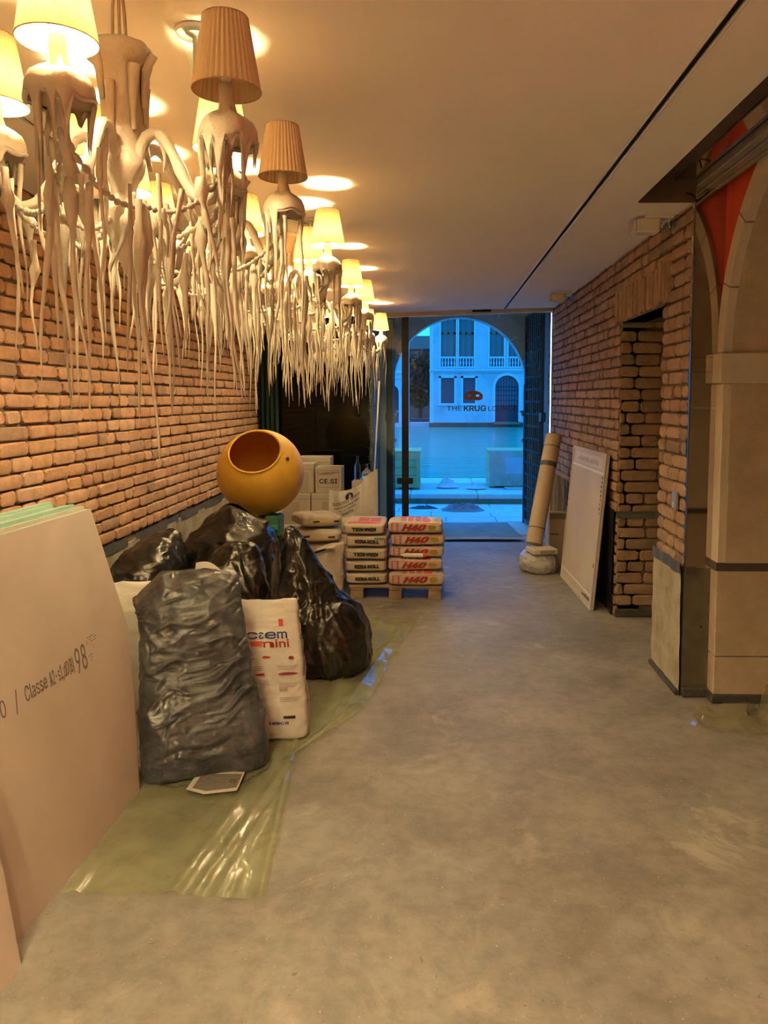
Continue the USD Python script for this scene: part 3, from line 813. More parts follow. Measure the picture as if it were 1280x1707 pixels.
heap('rag_pile', 'grey crumpled heap of rags on the paving beyond the door', 'rags', (.40, 10.45, -.014), .30, .17, .085, pbr('grey_rag', (.30, .28, .30), .9), 4)
heap('rag_pile', 'flat dark scrap of sheeting left of the grey rags on paving', 'rags', (-.12, 10.62, -.010), .20, .09, .03, pbr('dark_rag', (.12, .11, .12), .9), 9)
heap('plastic_bag', 'white crumpled plastic bag lying on the quay stones', 'bag', (.22, 12.0, .131), .17, .13, .11, pbr('white_plastic', (.72, .74, .74), .4), 6, amp=.7)
heap('plastic_bag', 'white plastic scraps beside the yellow crate on the quay', 'bag', (.66, 11.85, .131), .16, .12, .06, pbr('white_scrap', (.70, .72, .72), .4), 16, amp=.7)
obj('floor_grate', cat([bx(1.1, 1.5, 11.70 + k * .035, 11.712 + k * .035, .131, .142) for k in range(8)] + [bx(1.1, 1.112, 11.7, 11.96, .131, .14), bx(1.488, 1.5, 11.7, 11.96, .131, .14)]), M['white_trim'], None, label='pale slatted floor grate on the quay in front of the yellow crate', category='grate')
# protective sheet in the doorway
n1, n2 = 30, 30
X, Y = np.meshgrid(np.linspace(0, 1, n1), np.linspace(0, 1, n2), indexing='ij')
px_ = -.42 + X * (1.40 - .10 * Y)
py_ = 8.10 + Y * 1.22 + .03 * X
pz_ = .008 + .018 * meshkit.fbm(np.stack([px_ * 2.2, py_ * 2.2, px_ * 0], -1), 3, 2) - .03 * (Y > .9) * (Y - .9) * 5
obj('door_mat', grid(np.stack([px_, py_, pz_], -1)), pbr('grey_felt', (.36, .36, .36), .95, (.28, .28, .29), scale=5, bump=.003, bscale=80), None, smooth=True, label='large grey protective felt sheet laid in the doorway under the arch', category='floor sheet')

# ---------------------------------------------------------------- things in the room
def sgnpow(x, p):
    return np.sign(x) * np.abs(x) ** p


def ridge(p, seed):
    n = meshkit.noise(p, seed)
    return 1 - np.abs(2 * n - 1)


TURN = trimesh.transformations.euler_matrix(.7, .5, .9)[:3, :3]


def sack_grid(rings, nu=150, nv=120, seed=1, amp=.012, scale=6.0, stretch=(1, 1, 1), creases=(), power=2.0):
    """rings: (x, y, z, half width, half depth, turn in degrees, squareness) from bottom to top; wrinkled outwards"""
    R = A(rings, float)
    s = np.linspace(0, 1, len(R))
    d = np.linalg.norm(np.diff(R[:, :3], axis=0), axis=1) + np.abs(np.diff(R[:, 3])) * .7
    s = np.concatenate([[0], np.cumsum(d)]) / d.sum()
    v = np.linspace(0, 1, nv)
    I = [PchipInterpolator(s, R[:, k])(v) for k in range(7)]
    u = np.linspace(0, 2 * PI, nu + 1)
    c, sn = np.cos(u), np.sin(u)
    X = sgnpow(c[None], 2 / I[6][:, None]) * I[3][:, None]
    Y = sgnpow(sn[None], 2 / I[6][:, None]) * I[4][:, None]
    t = np.radians(I[5])[:, None]
    P = np.stack([I[0][:, None] + X * np.cos(t) - Y * np.sin(t), I[1][:, None] + X * np.sin(t) + Y * np.cos(t), np.broadcast_to(I[2][:, None], X.shape)], -1)

    def normals(P):
        du = np.gradient(P, axis=1)
        du[:, 0] = du[:, -1] = P[:, 1] - P[:, -2]
        n = np.cross(du, np.gradient(P, axis=0))
        return n / (np.linalg.norm(n, axis=-1, keepdims=True) + 1e-9)
    N = normals(P)
    q = (P * A(stretch) * scale) @ TURN
    w = np.stack([meshkit.fbm(q * .5, 3, seed + k) for k in (10, 20, 30)], -1) - .5
    q2 = q + 1.6 * w
    D = amp * (1.0 * ridge(q2, seed) ** power + .55 * ridge(q2 * 2.1 + 5, seed + 1) ** power + .28 * ridge(q2 * 4.3 + 9, seed + 2) ** power - .7)
    if len(creases):                                     # single folds on the front: (w0, z0, w1, z1, width, height)
        t0 = math.radians(R[2, 5])
        wx = (P[..., 0] - I[0][:, None]) * math.cos(t0) + (P[..., 1] - I[1][:, None]) * math.sin(t0)
        facing = np.clip((N @ A([math.sin(t0), -math.cos(t0), 0])) * 1.6, 0, 1)
        for (w0, z0, w1, z1, wd, h) in creases:
            L = math.hypot(w1 - w0, z1 - z0)
            ux, uz = (w1 - w0) / L, (z1 - z0) / L
            al = (wx - w0) * ux + (P[..., 2] - z0) * uz
            of = np.abs((wx - w0) * uz - (P[..., 2] - z0) * ux + .012 * np.sin(al * 31 + w0 * 40))
            tp = np.clip(np.minimum(al, L - al) / (L * .35), 0, 1)
            D = D + h * np.clip(1 - of / wd, 0, 1) ** 1.3 * tp * facing
    P = P + N * D[..., None]
    P[..., 2] = np.maximum(P[..., 2], .002)
    P[:, -1] = P[:, 0]
    return P, normals(P)


def on_grid(P, N, m, u0, v0, du, dv, lift=.0015):
    """prints the flat mesh m (x, y) on the grid: grid place = (u0 + du * x, v0 + dv * y), both 0..1"""
    nv, nu = P.shape[:2]
    g = np.clip((v0 + dv * m.vertices[:, 1]) * (nv - 1), 0, nv - 1.001)
    h = ((u0 + du * m.vertices[:, 0]) % 1.0) * (nu - 1)
    i, j = g.astype(int), np.minimum(h.astype(int), nu - 2)
    a, b = (g - i)[:, None], (h - j)[:, None]

    def at(Q):
        return Q[i, j] * (1 - a) * (1 - b) + Q[i + 1, j] * a * (1 - b) + Q[i, j + 1] * (1 - a) * b + Q[i + 1, j + 1] * a * b
    return trimesh.Trimesh(at(P) + at(N) * lift, m.faces, process=False)


def flat_text(text, height, width=None, bold=False):
    m = text_at(text, height, width, bold)
    m = trimesh.Trimesh(m.vertices, m.faces, process=False)
    v, f = trimesh.remesh.subdivide_to_size(m.vertices, m.faces, height * .6, max_iter=8)
    return trimesh.Trimesh(v, f, process=False)


def flat_rect(w, h, n=10, k=6):
    X, Y = np.meshgrid(np.linspace(0, w, n), np.linspace(0, h, k), indexing='ij')
    return grid(np.stack([X, Y, X * 0], -1))


# --- plasterboard sheets leaning at left
M['gypsum'] = pbr('plasterboard_paper', (.58, .50, .44), .85, (.53, .46, .405), scale=3, bump=.0006, bscale=160)
M['gypsum_green'] = pbr('mint_board', (.36, .54, .45), .85, (.30, .48, .40), scale=20)
M['ink'] = pbr('grey_ink', (.17, .15, .145), .8)


def board(label, y0, prof, xb, lean, t, m, group=None, dy=0.0):
    """sheet: prof is the far edge [(y, z)...] from bottom to top; the face is at x = xb - lean * z"""
    pts = [(y0, 0)] + list(prof) + [(y0, prof[-1][1])]
    k = math.cos(math.atan(lean))
    poly = Polygon(pts)
    g = thing('plasterboard_sheet', label, 'plasterboard', (xb - t / 2, (y0 + prof[0][0]) / 2, 0), group=group)
    f = lambda v: np.stack([xb - lean * v[:, 1] + .0331 * (v[:, 0] - 2.825) - v[:, 2], v[:, 0] + dy, v[:, 1]], 1)
    obj('core', slab(poly, t - .0024, lambda v: f(v) - A([.0012, 0, 0])), M['gypsum_green'], g, world=True)
    obj('face_paper', slab(poly, .0012, f), m, g, world=True)
    obj('back_paper', slab(poly, .0011, lambda v: f(v) - A([t - .0011, 0, 0])), M['gypsum_green'], g, world=True)
    return g, f


prof0 = [(2.828, 0), (2.92, .33), (2.975, .60), (2.85, 1.09)]
b0, bf = board('front plasterboard sheet with grey printed lettering leaning at the left', .85, prof0, -1.1225, .150, .0125, M['gypsum'])


def on_board(m, y, z):
    return trimesh.Trimesh(bf(np.stack([m.vertices[:, 0] + y, m.vertices[:, 1] + z, -.0004 - .0006 * (m.vertices[:, 2] > 0)], 1)), m.faces, process=False)


for txt, h, w, y, z in (('EN520', .050, .155, 1.99, .585), ('/', .058, .018, 2.19, .578), ('Classe', .046, .125, 2.245, .585), ('A2-s1,d0(B)', .046, .155, 2.385, .580), ('98', .085, .075, 2.555, .560)):
    obj('lettering', on_board(flat_text(txt, h, w), y, z), M['ink'], b0, world=True)
rng = np.random.default_rng(77)
dots = [bx(x, x + .0045, y, y + .0035, 0, .0004) for x, y in [(q[0] * .011 + rng.uniform(0, .003), q[1]) for q in [(i, j * .009 + (.062 if r else .0)) for r in (0, 1) for i in range(7 if r else 4) for j in (0, 1, 2) if rng.uniform() < .5]]]
obj('print_dots', on_board(cat(dots), 2.645, .572), M['ink'], b0, world=True, kind='stuff')
ORD = ('first', 'second', 'third', 'fourth', 'fifth', 'sixth', 'seventh', 'eighth')
backs = 'plasterboard sheets stacked behind the front sheet'
for k in range(1, 9):
    e = rng.uniform(-.05, .03) - .012 * k
    pr_ = [(p + (e if i == 3 else e * .6), z + (.012 + rng.uniform(-.006, .012) + .002 * k if i == 3 else 0)) for i, (p, z) in enumerate(prof0)]
    board(f'{ORD[k - 1]} mint-edged plasterboard sheet counted back from the printed front one', .85, pr_, -1.1225 - .0131 * k, .150, .0125, M['gypsum_green'] if k > 1 else M['gypsum'], backs)
board('plasterboard sheet leaning nearest the camera in the bottom left corner', .9, [(1.913, 0), (1.935, .25), (1.95, 1.0)], -1.060, .20, .0125, M['gypsum'])

# --- sheets of plastic film on the floor
M['film_green'] = pane('yellow_film', (.90, .94, .76), .12, .17, (.70, .72, .50), .035)


UNDER = [(-.93, 3.04, .27, .19), (-.735, 3.35, .20, .11), (-.615, 4.22, .26, .23), (-1.14, 4.28, .25, .23), (-1.7, 3.56, .25, .2), (1.74, 3.56, .25, .19)]


def film_sheet(name, label, corners, seed, m, base=.004, amp=.012, n=70, folds=()):
    c = A(corners, float)
    s, t = np.meshgrid(np.linspace(0, 1, n), np.linspace(0, 1, n), indexing='ij')
    P = c[0] * ((1 - s) * (1 - t))[..., None] + c[1] * (s * (1 - t))[..., None] + c[2] * (s * t)[..., None] + c[3] * ((1 - s) * t)[..., None]
    P = P + .012 * (meshkit.fbm(np.stack([P[..., 0] * 5, P[..., 1] * 5, P[..., 0] * 0], -1), 3, seed)[..., None] - .5)
    q = np.stack([P[..., 0] * 7, P[..., 1] * 2.5, P[..., 0] * 0 + seed], -1)
    z = base + amp * (ridge(q, seed) ** 3 * .8 + ridge(q * 2.3 + 4, seed + 1) ** 3 * .4)
    for (x0, y0_, x1, y1_, w, h) in folds:
        d = A([x1 - x0, y1_ - y0_]); L = np.linalg.norm(d); d /= L
        r = P[..., :2] - A([x0, y0_])
        al = r @ d
        of = np.abs(r @ A([-d[1], d[0]]))
        z = z + h * np.clip(1 - of / w, 0, 1) * ((al > -.05) & (al < L + .05))
    for (fx, fy, rx, ry) in UNDER:
        z = np.where(((P[..., 0] - fx) / rx) ** 2 + ((P[..., 1] - fy) / ry) ** 2 < 1, .0015, z)
    G = np.concatenate([P[..., :2], z[..., None]], -1)
    return obj(name, grid(G), m, None, smooth=True, label=label, category='plastic sheet')


film_sheet('plastic_sheet', 'yellow-green plastic film on the floor beside the plasterboard and front bag', [(-1.128, 2.205), (-.505, 2.190), (-.585, 3.30), (-1.11, 3.55)], 3, M['film_green'], folds=[(-.78, 2.2, -.66, 3.2, .05, .016), (-.52, 2.2, -.60, 3.25, .018, .012), (-.72, 2.2, -.60, 3.0, .03, .010)])
film_sheet('plastic_sheet', 'yellow-green plastic film under the tall black bag running towards the pallet', [(-.62, 3.05), (-.335, 3.62), (-.10, 5.22), (-.80, 5.30)], 8, M['film_green'], base=.003, amp=.016, folds=[(-.60, 3.1, -.36, 3.65, .02, .015), (-.42, 3.62, -.2, 5.0, .05, .012)])
M['film_grey'] = pane('dusty_film', (.86, .84, .72), .15, .18, (.45, .42, .30))
film_sheet('plastic_sheet', 'dusty clear plastic film crumpled on the floor beside the right arch foot', [(1.17, 3.44), (1.75, 3.30), (1.95, 3.70), (1.28, 3.69)], 5, M['film_grey'], amp=.03, folds=[(1.3, 3.5, 1.7, 3.38, .05, .03)])
Pb, Nb = sack_grid([(1.72, 3.55, .0, .05, .05, 0, 2), (1.72, 3.55, .02, .20, .12, 0, 2), (1.74, 3.56, .12, .19, .11, 0, 2), (1.78, 3.58, .22, .12, .07, 0, 2), (1.80, 3.6, .27, .02, .02, 0, 2)], 90, 60, 12, .02, 7)
obj('plastic_bundle', grid(Pb), M['film_grey'], None, smooth=True, label='crumpled bundle of clear plastic film against the right arch jamb', category='plastic sheet')

# --- bags of rubbish and cement
def plastic(name, ramp, rough, fold=.016, fs=7.0, fine=.004):
    """thin crumpled plastic: sharp ridged folds and fine creases as relief"""
    return usdkit.material(stage, '/World/Looks/' + name, {
        'g': ('geometry', {}), 'n': ('noise_texture', {'scale': 6.0, 'detail': 8.0, 'roughness': .68, 'distortion': .6}), 'r': ('rgb_ramp', {'ramp': ramp}),
        'rr': ('rgb_ramp', {'ramp': [(.4, (rough * .8,) * 3), (.7, (rough * 1.35,) * 3)]}),
        'mp': ('mapping', {'scale': (1.0, 1.0, 1.7), 'rotation': (.35, .5, .2)}),
        'n1': ('noise_texture', {'type': 'ridged_multifractal', 'scale': fs, 'detail': 3.0, 'roughness': .5, 'distortion': .9}),
        'n2': ('noise_texture', {'type': 'ridged_multifractal', 'scale': fs * 4.5, 'detail': 3.0, 'roughness': .5, 'distortion': .5}),
        'b1': ('bump', {'strength': 1.0, 'distance': fold}), 'b2': ('bump', {'strength': .9, 'distance': fine}), 'p': ('principled_bsdf', {'specular_ior_level': .5})},
        [('g.position', 'n.vector'), ('g.position', 'mp.vector'), ('mp.vector', 'n1.vector'), ('mp.vector', 'n2.vector'), ('n.fac', 'r.fac'), ('n.fac', 'rr.fac'), ('r.color', 'p.base_color'), ('rr.color', 'p.roughness'),
         ('n1.fac', 'b1.height'), ('n2.fac', 'b2.height'), ('b1.normal', 'b2.normal'), ('b2.normal', 'p.normal')], surface='p.BSDF')


M['bag_grey'] = plastic('dusty_black_bag', [(.34, (.030, .033, .038)), (.5, (.058, .064, .073)), (.74, (.120, .130, .145))], .32, .010, 6.0)
M['bag_black'] = plastic('black_film', [(.35, (.008, .0075, .007)), (.7, (.022, .020, .017))], .24, .016, 5.5, .003)
M['bag_paper'] = pbr('cement_paper', (.58, .50, .41), .75, (.50, .42, .33), scale=6, bump=.003, bscale=40)
M['bag_white'] = plastic('white_sack', [(.35, (.66, .63, .58)), (.7, (.58, .55, .50))], .5, .008, 6.0, .002)
M['blue_ink'] = pbr('blue_ink', (.035, .10, .36), .5)
M['red_ink'] = pbr('red_ink', (.62, .06, .035), .5)
M['pink_ink'] = pbr('faded_red_ink', (.52, .12, .13), .6)
M['green_ink'] = pbr('green_ink', (.12, .24, .07), .6)
M['dark_ink'] = pbr('dark_ink', (.03, .028, .026), .6)

rf = [(-.93, 3.04, .004, .15, .06, 21, 4), (-.93, 3.04, .012, .232, .12, 21, 5), (-.932, 3.045, .10, .245, .145, 21, 4.5), (-.955, 3.08, .25, .235, .14, 22, 4.5), (-.985, 3.13, .40, .222, .13, 22, 4.5),
      (-1.02, 3.185, .57, .212, .12, 23, 4.5), (-1.05, 3.23, .68, .212, .10, 23, 5), (-1.06, 3.25, .735, .205, .07, 23, 5), (-1.065, 3.26, .752, .185, .03, 23, 4), (-1.068, 3.262, .756, .10, .006, 23, 3)]
rng = np.random.default_rng(2)
CR = [(.22, .44, -.02, .36, .020, .024), (.22, .40, .00, .30, .018, .022), (.23, .33, .04, .25, .018, .020), (.21, .50, .02, .52, .016, .014), (.22, .28, .02, .20, .016, .016), (-.20, .56, .10, .60, .012, .010), (-.22, .42, .0, .46, .014, .012), (-.2, .12, .2, .15, .022, -.016), (-.1, .20, .22, .24, .014, .012)]
for k in range(46):
    w0, z0 = rng.uniform(-.22, .2), rng.uniform(.06, .70)
    a_, l_ = rng.normal(.25, .45), rng.uniform(.05, .15)
    CR.append((w0, z0, w0 + l_ * math.cos(a_), z0 + l_ * math.sin(a_), rng.uniform(.007, .013), rng.uniform(.004, .010) * rng.choice([1, -1])))
P1, N1 = sack_grid(rf, 300, 260, 21, .014, 4.6, (1, 1, 1.2), creases=CR)
wl_ = (P1[..., 0] + 1.06) * math.cos(.4) + (P1[..., 1] - 3.25) * math.sin(.4)
P1[..., 2] -= np.clip((P1[..., 2] - .60) / .15, 0, 1) * np.clip((-.10 - wl_) / .10, 0, 1) * .085
obj('rubbish_bag', grid(P1), M['bag_grey'], None, smooth=True, label='big dusty grey-black rubbish bag standing in front beside the plasterboard', category='rubbish bag')

rw = [(-.735, 3.35, .003, .12, .03, 6, 4), (-.735, 3.35, .010, .168, .07, 6, 6), (-.738, 3.36, .08, .178, .085, 6, 6), (-.752, 3.40, .22, .176, .082, 6, 6), (-.770, 3.44, .36, .172, .075, 6, 6), (-.785, 3.48, .48, .165, .06, 6, 6), (-.792, 3.50, .54, .162, .035, 6, 6), (-.795, 3.51, .568, .158, .012, 6, 5), (-.796, 3.51, .572, .10, .004, 6, 3)]
P2, N2 = sack_grid(rw, 200, 150, 33, .007, 6.0, (1, 1, 1.6))
cb_ = thing('cement_bag', 'white cement bag with blue and red lettering beside the front black bag', 'cement bag', (-.735, 3.35, 0))
obj('sack', grid(P2), M['bag_white'], cb_, smooth=True, world=True)
# on the grid the front face runs around u = .75 (left) ... ; u grows from +x side through +y, so the -y face is u = .5 ... 1
W2 = .36
fu, fv = 1 / 1.08, 1 / .66


def front_u(X, n):
    """grid place around the sack of the point X (-1..1) across its front"""
    X = np.clip(X, -.985, .985)
    return 1 - np.arccos(np.sign(X) * np.abs(X) ** (n / 2)) / (2 * PI)


def pr2(name, m, x, y, mm, lift=.0022):
    """x, y in metres from the lower left of the front"""
    u = front_u((m.vertices[:, 0] + x) / .172 - 1, 6.0)
    q = trimesh.Trimesh(np.stack([u, (m.vertices[:, 1] + y) / .60, m.vertices[:, 2]], 1), m.faces, process=False)
    obj(name, on_grid(P2, N2, q, 0, .155, 1, .72, lift), mm, cb_, world=True)


pr2('lettering', flat_text('lecacem', .046, .235, True), .055, .455, M['blue_ink'])
pr2('red_bar', flat_rect(.115, .026), .055, .415, M['red_ink'])
pr2('lettering', flat_text('mini', .040, .115, True), .180, .408, M['red_ink'])
for k, (x, y, w, h, mm) in enumerate([(.10, .34, .025, .014, 'pink_ink'), (.185, .345, .035, .018, 'red_ink'), (.285, .335, .025, .025, 'pink_ink'), (.12, .255, .075, .018, 'red_ink'), (.235, .255, .085, .020, 'pink_ink')]):
    ph = np.linspace(0, 2 * PI, 14)[:-1]
    e = trimesh.creation.extrude_polygon(Polygon([(w / 2 * (1 + math.cos(t)), h / 2 * (1 + math.sin(t) * (1 if math.sin(t) > 0 else .6))) for t in ph]), .0003, engine='earcut')
    pr2('picture_spot', e, x, y, M[mm])
M['faint_ink'] = pbr('faint_grey_ink', (.42, .39, .36), .7)
for k in range(9):
    y = (.305, .296, .287, .215, .206, .197, .140, .131, .122)[k]
    for x, w in ((.10, .10), (.235, .10)):
        pr2('text_line', flat_rect(w * (.9 - .1 * (k % 3)), .004, 10, 2), x, y, M['faint_ink'])
pr2('bar_code', flat_rect(.05, .016, 8, 3), .245, .035, M['dark_ink'])
pr2('lettering', flat_text('leca', .018, .06, True), .205, .006, M['blue_ink'])
pr2('print_block', flat_rect(.035, .022, 6, 4), .235, .175, M['faint_ink'])
pr2('print_block', flat_rect(.045, .030, 6, 4), .10, .055, M['faint_ink'])
pr2('print_block', flat_rect(.02, .035, 4, 5), .255, .52, M['red_ink'])
sd = flat_text('lecacem', .034, .22, True)
sm_ = flat_text('mini', .030, .10, True)
for m_, y_, mm_ in ((sd, .46, M['blue_ink']), (sm_, .19, M['red_ink'])):
    sv = m_.vertices
    side = trimesh.Trimesh(np.stack([.985 - .0 + sv[:, 1] * .0 + (sv[:, 1] - .016) * .9 + .0, (y_ - sv[:, 0]) / .60, sv[:, 2]], 1), m_.faces, process=False)
    obj('lettering', on_grid(P2, N2, side, 0, .155, 1, .72, .002), mm_, cb_, world=True)

rb = [(-.62, 4.22, .003, .12, .08, 0, 2.5), (-.61, 4.21, .012, .22, .19, 0, 2.5), (-.615, 4.22, .10, .262, .23, 0, 2.5), (-.625, 4.23, .22, .265, .22, 0, 2.4), (-.65, 4.24, .33, .235, .19, 0, 2.3), (-.69, 4.26, .40, .175, .16, 0, 2.2), (-.72, 4.27, .50, .135, .12, 0, 2.2), (-.76, 4.29, .62, .085, .08, 0, 2), (-.79, 4.30, .72, .045, .04, 0, 2), (-.80, 4.30, .775, .022, .02, 0, 2), (-.80, 4.30, .79, .004, .004, 0, 2)]
P3, N3 = sack_grid(rb, 200, 180, 41, .020, 4.5, (1.7, 1.7, .75))
obj('rubbish_bag', grid(P3), M['bag_black'], None, smooth=True, label='shiny black rubbish bag with tall twisted neck beside white cement bag', category='rubbish bag')
mb = [(-1.14, 4.28, .003, .12, .1, 0, 2.5), (-1.14, 4.27, .012, .21, .18, 0, 2.6), (-1.14, 4.28, .15, .225, .21, 0, 2.6), (-1.145, 4.29, .35, .215, .19, 0, 2.6), (-1.13, 4.30, .50, .18, .15, 0, 2.5), (-1.11, 4.31, .60, .13, .09, 0, 2.3), (-1.10, 4.31, .66, .095, .045, 0, 2.2), (-1.095, 4.31, .68, .03, .01, 0, 2)]
P4, N4 = sack_grid(mb, 180, 150, 52, .020, 4.5, (1.3, 1.3, .9))
obj('rubbish_bag', grid(P4), M['bag_black'], None, smooth=True, label='black rubbish bag behind the front grey one, its top pinched to a peak', category='rubbish bag')
bb = [(-1.31, 4.92, .003, .15, .1, 0, 2.5), (-1.31, 4.92, .012, .26, .22, 0, 2.6), (-1.31, 4.92, .25, .30, .26, 0, 2.6), (-1.31, 4.92, .50, .29, .24, 0, 2.6), (-1.30, 4.92, .64, .25, .19, 0, 2.6), (-1.29, 4.93, .72, .22, .12, 0, 2.6), (-1.28, 4.93, .775, .20, .06, 0, 2.6), (-1.28, 4.93, .79, .10, .02, 0, 2)]
P5, N5 = sack_grid(bb, 180, 150, 63, .026, 4.0, (1.2, 1.2, 1.0))
P5[..., 2] += np.clip((P5[..., 2] - .55) / .25, 0, 1) * (.05 * np.cos((P5[..., 0] + 1.30) * 15) - .02)
obj('rubbish_bag', grid(P5), M['bag_black'], None, smooth=True, label='large black rubbish bag heaped farthest back below the yellow mixer', category='rubbish bag')
lb = [(-1.62, 4.22, .003, .1, .1, 0, 2.5), (-1.62, 4.22, .012, .17, .26, 0, 2.6), (-1.62, 4.22, .25, .19, .30, 0, 2.6), (-1.62, 4.24, .45, .185, .28, 0, 2.6), (-1.60, 4.28, .58, .17, .24, 0, 2.6), (-1.58, 4.33, .66, .12, .18, 0, 2.5), (-1.55, 4.40, .72, .05, .08, 0, 2.2), (-1.54, 4.42, .735, .01, .02, 0, 2)]
P6, N6 = sack_grid(lb, 160, 130, 74, .020, 4.5, (1.2, 1.2, 1.0))
obj('rubbish_bag', grid(P6), M['bag_black'], None, smooth=True, label='black rubbish bag slumped against the left brick wall', category='rubbish bag')
pb = [(-1.45, 3.66, .003, .1, .06, 10, 4), (-1.45, 3.66, .012, .15, .10, 10, 5), (-1.45, 3.66, .3, .16, .11, 10, 5), (-1.45, 3.67, .48, .15, .10, 10, 5), (-1.45, 3.68, .58, .14, .05, 10, 4), (-1.45, 3.68, .61, .09, .01, 10, 3)]
P7, N7 = sack_grid(pb, 90, 70, 85, .012, 5)
obj('paper_sack', grid(P7), M['bag_white'], None, smooth=True, label='pale paper sack half hidden between plasterboard and black bags', category='sack')
# scrap of white paper poking out of the front bag, and the leaflet under it
X, Y = np.meshgrid(np.linspace(0, 1, 14), np.linspace(0, 1, 8), indexing='ij')
obj('paper_scrap', grid(np.stack([-1.03 + .19 * X + .01 * Y, 3.262 + .05 * X + .012 * np.sin(X * 7), .722 + (.075 - .065 * X) * Y + .015 * Y * np.sin(X * 6)], -1)), pbr('white_paper', (.82, .80, .74), .8), None, smooth=True, label='crumpled white paper poking out behind the top of front bag', category='paper')
lf = thing('leaflet', 'printed paper leaflet half under the big front rubbish bag', 'leaflet', (-.83, 2.86, .02))
c = A([(-.936, 2.807), (-.858, 2.773), (-.74, 2.803), (-.745, 2.95), (-.93, 2.95)])
obj('sheet', slab(Polygon(c), .0008, lambda v: np.stack([v[:, 0], v[:, 1], .021 + v[:, 2]], 1)), pbr('leaflet_paper', (.60, .57, .52), .7), lf, world=True)
obj('printed_panel', slab(Polygon([(-.915, 2.818), (-.856, 2.795), (-.748, 2.826), (-.752, 2.93), (-.91, 2.93)]), .0005, lambda v: np.stack([v[:, 0], v[:, 1], .0219 + v[:, 2]], 1)), pbr('grey_print', (.20, .185, .17), .7, (.15, .14, .13), scale=60), lf, world=True)
t = text_at('CE', .026, .03, True)
obj('lettering', (np.stack([-.762 - .0 * t.vertices[:, 0] - t.vertices[:, 1] * .9, 2.86 + t.vertices[:, 0], .0226 + 0 * t.vertices[:, 0]], 1), t.faces[:, ::-1]), M['dark_ink'], lf, world=True)

# --- concrete mixer
M['ochre'] = pbr('ochre_drum', (.66, .385, .04), .5, (.57, .31, .035), scale=4, bump=.001, bscale=60)
M['rusty_orange'] = pbr('drum_inside', (.62, .25, .03), .7, (.50, .19, .025), scale=6)
M['green_steel'] = pbr('green_steel', (.02, .16, .09), .5, (.03, .12, .07), scale=15)
mc = A([-1.236, 5.50, .975])
cd = A([0, 0, EYE]) - mc; cd /= np.linalg.norm(cd)
axm = .80 * cd + .58 * A([0, 0, 1]) - .16 * A([1, 0, 0]); axm /= np.linalg.norm(axm)
ex = np.cross([0, 0, 1], axm); ex /= np.linalg.norm(ex)
ey = np.cross(axm, ex)
RM = np.stack([ex, ey, axm], 1)
mx = thing('concrete_mixer', 'round ochre yellow concrete mixer drum tilted with its open mouth forward', 'concrete mixer', (mc[0], mc[1], 0))


def mloc(m):
    return trimesh.Trimesh(m.vertices @ RM.T + mc, m.faces, process=False)


R_, ro_ = .307, .180
zo = math.sqrt(R_ ** 2 - ro_ ** 2)
a0 = math.acos(zo / R_)
aa = np.linspace(PI, a0, 40)
obj('drum', mloc(lathe([(max(R_ * math.sin(t), .0005), R_ * math.cos(t)) for t in aa], 72)), M['ochre'], mx, smooth=True, world=True)
obj('drum_lining', mloc(lathe([(max((R_ - .008) * math.sin(t), .0005), (R_ - .008) * math.cos(t)) for t in aa], 72)), M['rusty_orange'], mx, smooth=True, world=True)
obj('mouth_rim', mloc(tube([(ro_ * math.cos(t), ro_ * math.sin(t), zo + .004) for t in np.linspace(0, 2 * PI, 73)], .0085, 10, cap=False)), M['ochre'], mx, smooth=True, world=True)
for s in (0, 1):
    th_ = np.linspace(-.9, .5, 12)
    o = .2 + s * PI
    pts = [[(rr * math.cos(o + t * .5), rr * math.sin(o + t * .5), z) for rr in (.22 - abs(z) * .1, .13)] for t, z in zip(th_, np.linspace(-.14, .14, 12))]
    obj('mixing_blade', mloc(grid(A(pts))), M['rusty_orange'], mx, world=True)
bd_ = A([-.98, 5.30, 1.10]) - mc; bd_ /= np.linalg.norm(bd_)
bp = mc + bd_ * (R_ + .003)
tmat = trimesh.geometry.align_vectors([0, 0, 1], bd_)
tmat[:3, 3] = bp
bm = cat([trimesh.creation.cylinder(.013, .008, sections=18), move(trimesh.creation.cylinder(.007, .014, sections=6), (0, 0, .004))])
bm.apply_transform(tmat)
obj('drum_bolt', bm, M['rust'], mx, world=True)
for p_ in ([(mc[0] - .20, mc[1] + .30, .02), (mc[0] - .12, mc[1] + .22, .45), (mc[0] - .03, mc[1] + .20, .70), (mc[0], mc[1] + .12, .72)], [(mc[0] + .16, mc[1] + .26, .02), (mc[0] + .10, mc[1] + .20, .45), (mc[0] + .02, mc[1] + .18, .68)], [(mc[0] + .02, mc[1] - .02, .66), (mc[0] + .02, mc[1] + .10, .62), (mc[0] + .04, mc[1] + .19, .55)]):
    obj('stand_tube', tube(p_, .022, 10), M['green_steel'], mx, smooth=40, world=True)
obj('stand_foot', tube([(mc[0] - .24, mc[1] + .32, .024), (mc[0] + .20, mc[1] + .27, .024)], .022, 10), M['green_steel'], mx, smooth=40, world=True)
obj('motor_box', bx(-1.185, -1.075, 5.34, 5.52, .535, .68, .012), M['green_steel'], mx, world=True)
obj('motor_cover', bx(-1.175, -1.085, 5.325, 5.34, .585, .62, .004), pbr('light_green', (.06, .26, .14), .5), mx, world=True)

# --- bags of mortar on a pallet
UNIT = {}


